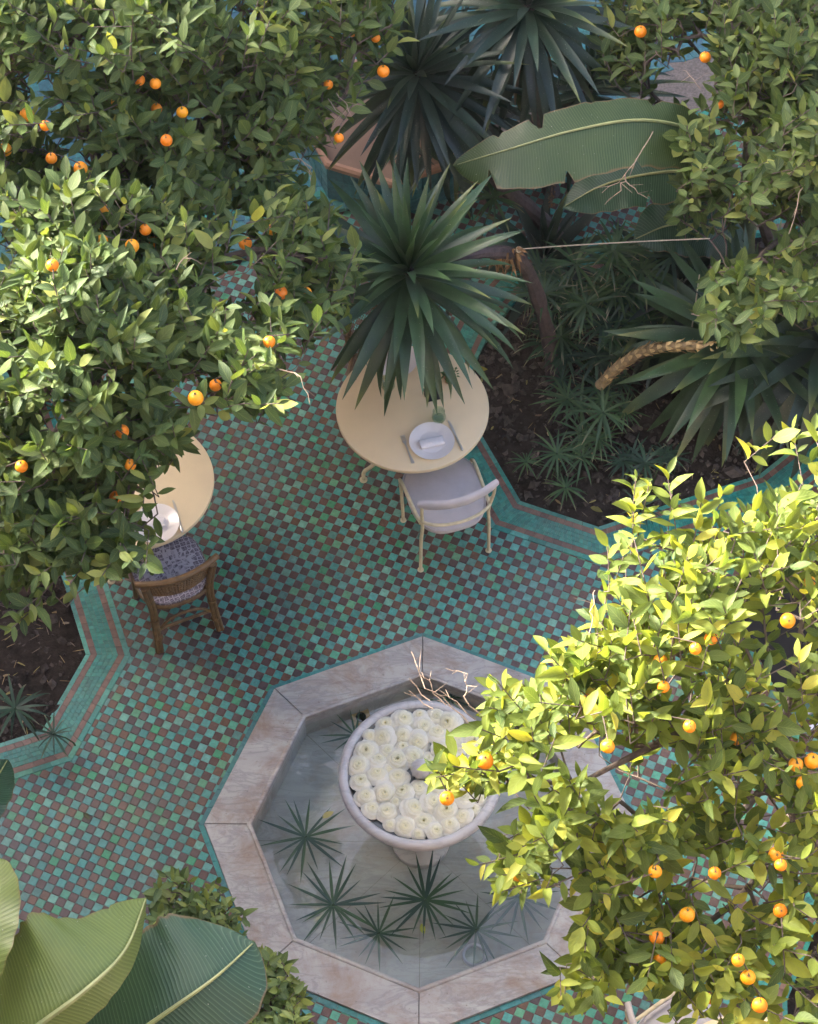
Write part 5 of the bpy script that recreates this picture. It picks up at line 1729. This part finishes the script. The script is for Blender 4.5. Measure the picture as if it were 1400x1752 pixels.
def orange_tree(label, root_px, seeds_px, poly, zpts, n_twigs, L, pal_name, pal, pal_w, oranges, holes=(), seed=1, layers=((0.0, .45, 1.0),), dens_noise=(90, .42), nleaf=(6, 10), young=.25, bare=(), dirbias=(0, 0), maxr=.03, leaf_mat=None, name='orange_tree', cat='orange tree', extra=()):
    r = random.Random(seed)
    rp = at(*root_px)
    root = thing(name, label, cat, (rp[0], rp[1], rp[2]))
    o = rp
    zp = np.array(zpts, float)
    def ztop(x, y):
        d2 = (zp[:, 0] - x) ** 2 + (zp[:, 1] - y) ** 2 + 400
        w = 1 / d2 ** 1.3
        return float((w * zp[:, 2]).sum() / w.sum())
    seeds = [[at(*p) for p in s] for s in seeds_px]
    crown_c = np.mean([at(x, y, z) for x, y, z in zpts], 0) - np.array([0, 0, .9])
    OP = []
    for q in oranges:
        px, py = q[:2]
        rpx = q[2] if len(q) > 2 else None
        z = ztop(px, py) + r.choice((.02, -.05, -.11, -.16, -.21))
        OP.append((px, py, z))
    xs, ys = [p[0] for p in poly], [p[1] for p in poly]
    leaves, tips = [], []
    tot = sum(l[2] for l in layers)
    for (z0, z1, share) in layers:
        cnt, tries = 0, 0
        while cnt < n_twigs * share / tot and tries < 60000:
            tries += 1
            x, y = r.uniform(min(xs), max(xs)), r.uniform(min(ys), max(ys))
            if not bool(in_poly(x, y, poly)):
                continue
            if vnoise(x / dens_noise[0] + seed * 3.1, y / dens_noise[0] + seed) < dens_noise[1] * r.uniform(.6, 1.3):
                continue
            if any(((x - hx) / hrx) ** 2 + ((y - hy) / hry) ** 2 < 1 and r.random() < hp for hx, hy, hrx, hry, hp in holes):
                continue
            zt = ztop(x, y) + .22 * (vnoise(x / 55 + 9, y / 55 + seed) - .5)
            z = zt - r.uniform(z0, z1)
            if any((x - ox) ** 2 + (y - oy) ** 2 < 17 ** 2 and z > oz - .08 for ox, oy, oz in OP):
                continue
            tip = at(x, y, z)
            d = norm((tip - crown_c) * np.array([1, 1, .8])) + np.array([r.gauss(0, .45) + dirbias[0], r.gauss(0, .45) + dirbias[1], r.gauss(.15, .35)])
            bpnt = make_twig(r, tip, d, r.randint(*nleaf), L, pal_w, leaves, young=r.random() < young)
            tips.append((bpnt, tip))
            cnt += 1
    for (x, y, z) in extra:
        tip = at(x, y, z)
        d = norm((tip - crown_c) * np.array([1, 1, .3])) + np.array([r.gauss(0, .2), r.gauss(0, .2), .25])
        tips.append((make_twig(r, tip, d, r.randint(7, 10), L * 1.05, pal_w, leaves, young=True), tip))
    for k, (px, py, z) in enumerate(OP):
        P = at(px, py, z) - o
        s = r.uniform(.026, .037)
        Mx = Matrix.Translation(tuple(P)) @ Matrix.Rotation(r.uniform(-.5, .5), 4, 'X') @ Matrix.Rotation(r.uniform(0, 6.28), 4, 'Z') @ Matrix.Scale(s, 4)
        link('orange', r.choice(ORANGES), root, M=Mx)
        tips.append((at(px, py, z) + np.array([0, .02, .02]), at(px, py, z) + np.array([0, 0, s])))
    wood(root, o, seeds, tips, .0026, M['bark'], maxr=maxr)
    for bp_ in bare:
        kn = [at(*q) - o for q in bp_]
        pts_ = []
        for i in range(len(kn) - 1):
            for f in (0, .33, .66):
                pts_.append(kn[i] + (kn[i + 1] - kn[i]) * f + np.array([r.gauss(0, .006) for _ in range(3)]))
        pts_.append(kn[-1])
        tw = MB().tube(pts_, [.0032 * (1 - .6 * i / len(pts_)) for i in range(len(pts_))], 5)
        for i in range(2, len(pts_) - 1, 2):
            dd = norm(pts_[i + 1] - pts_[i]) + np.array([r.gauss(0, .7), r.gauss(0, .7), r.gauss(0, .4)])
            tw.tube([pts_[i], pts_[i] + norm(dd) * r.uniform(.03, .10)], [.0017, .0008], 4)
        tw.build('bare_twig', M['twig'], root)
    foliage(root, o, leaves, pal_name, pal, leaf_mat or M['leaf'])
    return root

# the dense tree on the far left, lower part
LEFT_LOW = [(-70, 330), (120, 300), (330, 330), (480, 320), (560, 335), (615, 385), (618, 500), (575, 545), (520, 560), (440, 590), (505, 650), (470, 700), (400, 660), (335, 690), (315, 750), (255, 765), (235, 820), (205, 870), (220, 930), (180, 975), (120, 960), (20, 1000), (-70, 1060)]
orange_tree('dense orange tree overhanging the half hidden table and rattan chair', (40, 1010, -0.05),
            [[(40, 1010, -0.05), (60, 900, 0.6), (90, 780, 1.3), (130, 690, 1.8)], [(160, 640, 2.1), (250, 590, 2.4), (340, 610, 2.55)], [(120, 640, 2.1), (120, 540, 2.6), (200, 440, 2.9)], [(90, 760, 1.7), (20, 640, 2.4), (-30, 520, 2.9)], [(300, 480, 2.5), (430, 430, 2.4), (520, 440, 2.35)]],
            LEFT_LOW,
            [(90, 455, 3.6), (0, 400, 3.2), (250, 360, 2.9), (420, 360, 2.7), (560, 400, 2.45), (590, 500, 2.35), (300, 500, 2.9), (180, 580, 3.25), (330, 620, 3.05), (450, 650, 2.9), (150, 700, 3.2), (60, 640, 3.3), (250, 760, 2.9), (100, 850, 2.8), (230, 900, 2.65), (60, 980, 2.5), (0, 800, 3.0)],
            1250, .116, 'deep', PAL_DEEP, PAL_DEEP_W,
            [(90, 454), (420, 416), (263, 414), (249, 393), (178, 358), (174, 412), (465, 393), (480, 501), (335, 681), (369, 659), (461, 585), (209, 738), (223, 795), (198, 851), (37, 798), (226, 421), (524, 500)],
            extra=[(478, 690, 2.95), (495, 572, 2.85), (455, 622, 2.95), (175, 985, 2.6), (65, 985, 2.6), (225, 960, 2.65), (120, 1000, 2.55), (30, 1050, 2.5), (245, 875, 2.7), (250, 965, 2.65), (205, 945, 2.65), (190, 880, 2.7), (380, 400, 2.7), (400, 370, 2.65), (360, 380, 2.7), (20, 1075, 2.5), (350, 690, 2.95), (420, 690, 2.9)], holes=[(200, 860, 60, 60, .75), (150, 370, 90, 45, .55), (400, 480, 45, 40, .85), (360, 500, 40, 50, .5), (40, 1010, 60, 40, .3)], seed=3,
            layers=((0.0, .35, 1.0), (.3, 1.0, .55)), bare=[[(140, 300, 2.9), (190, 340, 2.95), (230, 370, 2.9)], [(100, 330, 3.0), (150, 360, 3.0), (160, 400, 2.95)], [(480, 630, 2.9), (515, 645, 2.92), (530, 690, 2.85)], [(300, 460, 2.9), (320, 440, 2.95), (345, 452, 2.9)]])
LEFT_UP = [(-70, -80), (700, -80), (680, 20), (690, 70), (650, 110), (655, 160), (610, 200), (600, 232), (540, 240), (500, 225), (490, 270), (530, 330), (450, 350), (330, 320), (250, 300), (120, 320), (-70, 350)]
orange_tree('large orange tree filling the far corner above the half hidden table', (60, 700, -0.05),
            [[(60, 700, -0.05), (90, 560, 0.8), (130, 430, 1.5), (170, 330, 2.0)], [(200, 290, 2.2), (330, 230, 2.4), (480, 180, 2.4), (580, 130, 2.4)], [(170, 290, 2.3), (150, 180, 2.7), (120, 60, 3.0)], [(230, 250, 2.4), (330, 120, 2.7), (420, 20, 2.8)], [(110, 300, 2.4), (30, 230, 2.8), (-30, 180, 3.0)]],
            LEFT_UP,
            [(0, 0, 3.6), (120, 60, 3.5), (250, 50, 3.4), (420, 40, 3.2), (600, 20, 2.8), (660, 60, 2.6), (620, 130, 2.5), (570, 210, 2.4), (450, 150, 2.8), (300, 180, 3.0), (130, 230, 3.2), (20, 200, 3.3), (200, 290, 2.8), (450, 290, 2.5), (500, 320, 2.4), (60, 320, 2.9)],
            1050, .116, 'deep', PAL_DEEP, PAL_DEEP_W,
            [(643, 65), (656, 122), (562, 145), (602, 55), (580, 236), (268, 186), (312, 192), (88, 271), (138, 288), (266, 143), (239, 137), (46, 196), (78, 215), (9, 256), (568, 62), (285, 240), (190, 177)],
            extra=[(60, 120, 3.3), (30, 170, 3.2), (100, 95, 3.4), (20, 90, 3.4), (75, 165, 3.2), (45, 60, 3.5), (430, 345, 2.5), (385, 340, 2.6), (455, 300, 2.5), (410, 310, 2.6), (355, 350, 2.6)], holes=[(215, 95, 35, 30, .6), (190, 310, 60, 35, .5), (520, 290, 30, 40, .4)], seed=5,
            layers=((0.0, .35, 1.0), (.3, 1.0, .55)), bare=[[(560, 170, 2.5), (580, 195, 2.55), (572, 212, 2.5)], [(575, 160, 2.5), (595, 180, 2.52), (600, 196, 2.5)], [(500, 270, 2.5), (530, 285, 2.5), (532, 310, 2.45)]])

# far orange tree on the right
FAR = [(1020, -60), (1480, -60), (1480, 520), (1400, 560), (1330, 470), (1330, 540), (1280, 590), (1220, 570), (1235, 520), (1195, 490), (1165, 430), (1140, 400), (1145, 350), (1170, 330), (1130, 280), (1170, 260), (1140, 180), (1080, 140), (1035, 110), (1010, 40)]
orange_tree('orange tree standing beyond the planting bed, over the banana leaf', (1365, 560, -0.05),
            [[(1365, 560, -0.05), (1330, 440, 0.55), (1295, 330, 1.05), (1285, 200, 1.6)], [(1300, 180, 1.7), (1270, 100, 1.9), (1200, 60, 2.0)], [(1300, 280, 1.4), (1350, 200, 1.75), (1400, 110, 2.1)], [(1310, 330, 1.2), (1370, 330, 1.5), (1350, 410, 1.55)], [(1340, 400, 1.3), (1300, 440, 1.5), (1260, 500, 1.5)]],
            FAR,
            [(1060, 60, 2.1), (1150, 60, 2.25), (1100, 120, 2.0), (1250, 40, 2.4), (1350, 60, 2.5), (1200, 180, 2.1), (1300, 180, 2.3), (1400, 200, 2.4), (1200, 280, 2.0), (1300, 320, 2.15), (1180, 340, 1.9), (1280, 430, 1.9), (1380, 400, 2.1), (1230, 420, 1.85), (1260, 540, 1.7), (1400, 500, 1.9)],
            720, .122, 'deep', PAL_DEEP, PAL_DEEP_W,
            [(1096, 54), (1207, 98), (1230, 178)],
            holes=[(1300, 130, 35, 45, .6), (1290, 250, 45, 40, .5), (1330, 350, 40, 50, .45), (1400, 430, 50, 50, .4), (1140, 140, 30, 20, .5)], seed=8,
            layers=((0.0, .4, 1.0), (.3, .8, .3)), dens_noise=(70, .40), young=.35,
            bare=[[(1115, 225, 1.95), (1090, 270, 2.0), (1068, 300, 1.95), (1030, 330, 1.85)], [(1068, 300, 1.95), (1060, 325, 1.9), (1035, 350, 1.8)], [(1068, 300, 1.95), (1085, 325, 1.9), (1110, 340, 1.85)], [(1200, 150, 2.1), (1185, 135, 2.15), (1170, 120, 2.1)], [(1390, 280, 2.1), (1370, 330, 2.1), (1350, 400, 2.0)], [(1385, 290, 2.1), (1360, 290, 2.15), (1340, 300, 2.1)]])

# the sunlit tree, lower right
SUNNY = [(1300, 735), (1340, 720), (1480, 760), (1480, 1800), (1260, 1720), (1170, 1690), (1000, 1730), (935, 1735), (950, 1690), (1010, 1655), (990, 1600), (1000, 1540), (1020, 1480), (960, 1450), (930, 1520), (860, 1530), (810, 1500), (815, 1440), (830, 1390), (760, 1340), (740, 1310), (790, 1290), (820, 1230), (840, 1150), (880, 1170), (920, 1160), (930, 1100), (1000, 1090), (1005, 1010), (1030, 950), (1090, 915), (1170, 930), (1250, 885), (1335, 840)]
TUFT = [(1065, 850), (1060, 820), (1100, 795), (1160, 800), (1165, 850), (1120, 870)]
orange_tree('sunlit orange tree with yellow-green leaves reaching over the fountain', (1430, 1600, -0.05),
            [[(1430, 1600, -0.05), (1400, 1480, 0.9), (1360, 1370, 1.6), (1330, 1300, 2.0)], [(1330, 1260, 2.2), (1270, 1225, 2.35), (1200, 1240, 2.4), (1120, 1275, 2.45), (1050, 1310, 2.5), (980, 1340, 2.55), (900, 1330, 2.6)], [(1310, 1260, 2.2), (1240, 1190, 2.5), (1160, 1120, 2.7), (1110, 1085, 2.8)], [(1340, 1260, 2.2), (1360, 1140, 2.5), (1380, 1020, 2.7)], [(1320, 1330, 1.95), (1230, 1420, 2.1), (1130, 1420, 2.2), (1060, 1370, 2.35)], [(1350, 1400, 1.5), (1280, 1520, 1.8), (1180, 1600, 2.0), (1090, 1650, 2.1)], [(1300, 1180, 2.5), (1250, 1050, 2.75), (1200, 950, 2.9)]],
            SUNNY,
            [(1100, 930, 3.2), (1200, 900, 3.15), (1330, 850, 2.9), (1380, 1000, 2.8), (1050, 1010, 3.15), (1200, 1040, 3.2), (1080, 1120, 3.05), (960, 1150, 2.95), (860, 1220, 2.9), (780, 1330, 2.8), (900, 1330, 2.95), (1000, 1250, 3.0), (1150, 1200, 2.95), (1280, 1150, 2.8), (900, 1450, 2.7), (840, 1490, 2.55), (1050, 1400, 2.75), (1200, 1350, 2.75), (1330, 1300, 2.7), (1100, 1500, 2.55), (1250, 1480, 2.5), (1380, 1450, 2.5), (1040, 1620, 2.3), (970, 1710, 2.2), (1150, 1620, 2.3), (1300, 1600, 2.3), (1390, 1650, 2.2)],
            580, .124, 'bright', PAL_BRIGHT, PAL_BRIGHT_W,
            [(1040, 1277), (1006, 1196), (1261, 1264), (1348, 1062), (1217, 1092), (1386, 996), (1130, 1130), (1190, 1110), (765, 1366), (830, 1302), (1362, 1308), (1390, 1302), (1375, 1340), (1336, 1480), (1328, 1462), (1121, 1491), (1223, 1494), (1124, 1604), (1129, 1641), (1335, 1558), (1216, 1708), (1280, 1672), (1300, 1720), (885, 1497), (1176, 1565), (1135, 1175), (1180, 1243), (1263, 1643)],
            holes=[(1150, 1550, 330, 250, .22), (1000, 1430, 60, 40, .6), (1120, 1330, 90, 60, .6), (1350, 1050, 70, 90, .72), (1340, 1180, 60, 40, .5), (1300, 1400, 60, 60, .5), (1370, 1560, 60, 50, .75), (1200, 1330, 50, 40, .4), (1350, 1700, 70, 60, .6), (1170, 1400, 50, 40, .4)], seed=14,
            extra=[(1110, 832, 3.0), (1142, 812, 3.0), (1088, 818, 3.0), (1150, 845, 2.95), (1200, 860, 2.95), (1235, 845, 2.95), (1085, 868, 3.0), (1040, 935, 3.1), (985, 1105, 2.95), (935, 1115, 2.95), (850, 1165, 2.9), (745, 1330, 2.8), (765, 1310, 2.8), (820, 1480, 2.5), (960, 1705, 2.2), (1000, 1640, 2.25), (1005, 1600, 2.3), (860, 1525, 2.5), (935, 1520, 2.5), (1150, 1655, 2.3), (1190, 1680, 2.25), (1230, 1700, 2.25), (1165, 1715, 2.2), (1265, 1725, 2.2), (1205, 1740, 2.2), (1300, 1700, 2.25), (1130, 1690, 2.2), (1320, 1740, 2.2), (1240, 1760, 2.2), (1180, 1780, 2.2), (1280, 1790, 2.2)],  # twigs along the bottom are added to shade the near table
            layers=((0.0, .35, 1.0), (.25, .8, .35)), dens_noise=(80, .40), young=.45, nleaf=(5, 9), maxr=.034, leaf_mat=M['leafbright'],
            bare=[[(800, 1240, 2.8), (760, 1195, 2.85), (728, 1180, 2.9), (714, 1140, 2.95), (704, 1115, 2.95)], [(760, 1205, 2.85), (735, 1175, 2.9), (722, 1150, 2.92)], [(735, 1200, 2.87), (700, 1160, 2.92)], [(740, 1215, 2.85), (700, 1182, 2.9)],
                  [(830, 1230, 2.8), (790, 1195, 2.85), (800, 1175, 2.88), (795, 1155, 2.9), (762, 1143, 2.92)], [(810, 1230, 2.8), (780, 1200, 2.85), (750, 1180, 2.87)], [(1110, 1085, 2.9), (1060, 1088, 2.95), (995, 1087, 2.95)], [(1010, 1080, 3.0), (1012, 1040, 3.05), (1018, 1010, 3.05)]])

# low citrus shrub in the near left corner, partly behind the banana leaves
SHRUB_A = [(250, 1600), (262, 1545), (270, 1500), (300, 1490), (330, 1510), (345, 1525), (365, 1515), (395, 1545), (410, 1570), (430, 1590), (400, 1640), (300, 1650), (240, 1640)]
SHRUB_B = [(400, 1640), (470, 1632), (500, 1660), (515, 1720), (530, 1790), (330, 1790), (350, 1740), (380, 1700)]
PAL_SHRUB = palette([(q[0] * 2.0, q[1] * 2.0, q[2] * 1.8) for q in [(.050, .078, .030), (.064, .096, .034), (.082, .112, .038), (.040, .064, .028), (.10, .13, .04), (.13, .155, .046)]])
PAL_SHRUB_W = np.array([.22, .22, .2, .14, .14, .08])
for pol, zz, n, lab, rpx, sd in ((SHRUB_A, 1.0, 95, 'small leafy citrus shrub rising behind the banana leaf edge', (330, 1760, -.02), 31), (SHRUB_B, 1.25, 120, 'pruned leafy citrus shrub with a cut stump beside the banana leaf tip', (410, 1900, -.02), 33)):
    c = np.mean(np.array(pol), 0)
    orange_tree(lab, rpx, [[rpx, (rpx[0], rpx[1] - 70, .4), (c[0], c[1] + 30, zz - .35)]], pol, [(c[0] - 50, c[1], zz), (c[0] + 50, c[1], zz), (c[0], c[1] - 40, zz + .05), (c[0], c[1] + 60, zz + .02)],
                n, .078, 'shrub', PAL_SHRUB, PAL_SHRUB_W, [], seed=sd, layers=((0, .3, 1),), dens_noise=(40, .3), nleaf=(6, 10), maxr=.012, leaf_mat=M['shrubleaf'], name='citrus_shrub', cat='shrub')
st = thing('cut_stump', 'pale-ended cut branch stump among the shrub leaves near the banana leaf tip', 'stump', A3(352, 1762, .95))
o = at(352, 1762, .95)
MB().tube([at(352, 1762, .95) - o, at(385, 1735, 1.1) - o, at(434, 1698, 1.32) - o], [.019, .018, .017], 10, caps=False).build('stem', M['bark'], st)
e1, e0 = at(434, 1698, 1.32) - o, at(385, 1735, 1.1) - o
MB().tube([e1 - norm(e1 - e0) * .004, e1 + norm(e1 - e0) * .001], [.0168, .0165], 10).build('cut_face', M['twig'], st, sharp=30)

# herb in the pot
rr = random.Random(17)
b = MB()
for k in range(70):
    a, e, q = rr.uniform(0, 6.28), rr.uniform(.1, 1.4), rr.uniform(.015, .055)
    c = np.array([math.cos(a) * math.cos(e) * q, math.sin(a) * math.cos(e) * q, .055 + math.sin(e) * q])
    d = norm([math.cos(a + rr.uniform(-1, 1)), math.sin(a + rr.uniform(-1, 1)), rr.uniform(-.3, .4)])
    R = leaf_pose(c, d, (rr.gauss(0, .4), rr.gauss(0, .4), 1), rr.uniform(.014, .024), rr.uniform(.02, .034))
    b.add(LEAF_T[0][0] @ R.T + c, LF, shade((.030, .070, .018), .7, 1.4, rr))
b.uv = LUV * 70
b.build('herb_leaves', M['shrubleaf'], pot, sharp=None, kind='stuff')

# single fallen leaves
def fallen(px, py, z, rz, L, col, lab):
    p = at(px, py, z)
    b = MB(); b.add(LEAF_T[1][0] * np.array([L * 1.1, L, L * .6]), LF, col); b.uv = LUV
    b.build('fallen_leaf', M['leaf'], label=lab, cat='leaf', group='single fallen leaves', M=Matrix.Translation(tuple(p)) @ Matrix.Rotation(rz, 4, 'Z') @ Matrix.Rotation(.06, 4, 'X'))
fallen(552, 1400, WATER_Z + .012, -.9, .075, (.42, .38, .18), 'pale yellow leaf floating beside a leaf whorl in the pool')
fallen(726, 1598, WATER_Z + .012, .3, .065, (.22, .25, .05), 'yellow-green leaf floating near the near corner of the pool')
fallen(812, 633, .015, -1.4, .085, (.34, .30, .07), 'yellow leaf lying at the rim of the bed beside the laid table')
fallen(858, 862, .0, 2.4, .07, (.22, .18, .07), 'yellowing leaf on the soil at the bed corner by the upholstered chair')
fallen(1010, 868, .0, -1.9, .08, (.20, .17, .06), 'olive leaf on the soil at the bed tip above the turquoise border')
fallen(154, 1402, .006, .8, .06, (.07, .07, .04), 'dark curled leaf on the checkered floor beside the banana blades')

# thin scattering volume added to veil the view and lift the dark tones
bx_ = MB().box((-42, -42, -1.4), (42, 42, 12.2))
hz = bx_.build('haze', [], smooth=False, label='thin pale haze added to lift the dark tones', kind='stuff')
hm = bpy.data.materials.new('added_haze')
hm.use_nodes = True
hn = hm.node_tree.nodes
hn.clear()
ho = hn.new('ShaderNodeOutputMaterial')
hv = hn.new('ShaderNodeVolumePrincipled')
hv.inputs['Color'].default_value = (0.95, 0.95, 0.93, 1)
hv.inputs['Density'].default_value = 0.00019
hm.node_tree.links.new(hv.outputs[0], ho.inputs['Volume'])
hz.data.materials.append(hm)
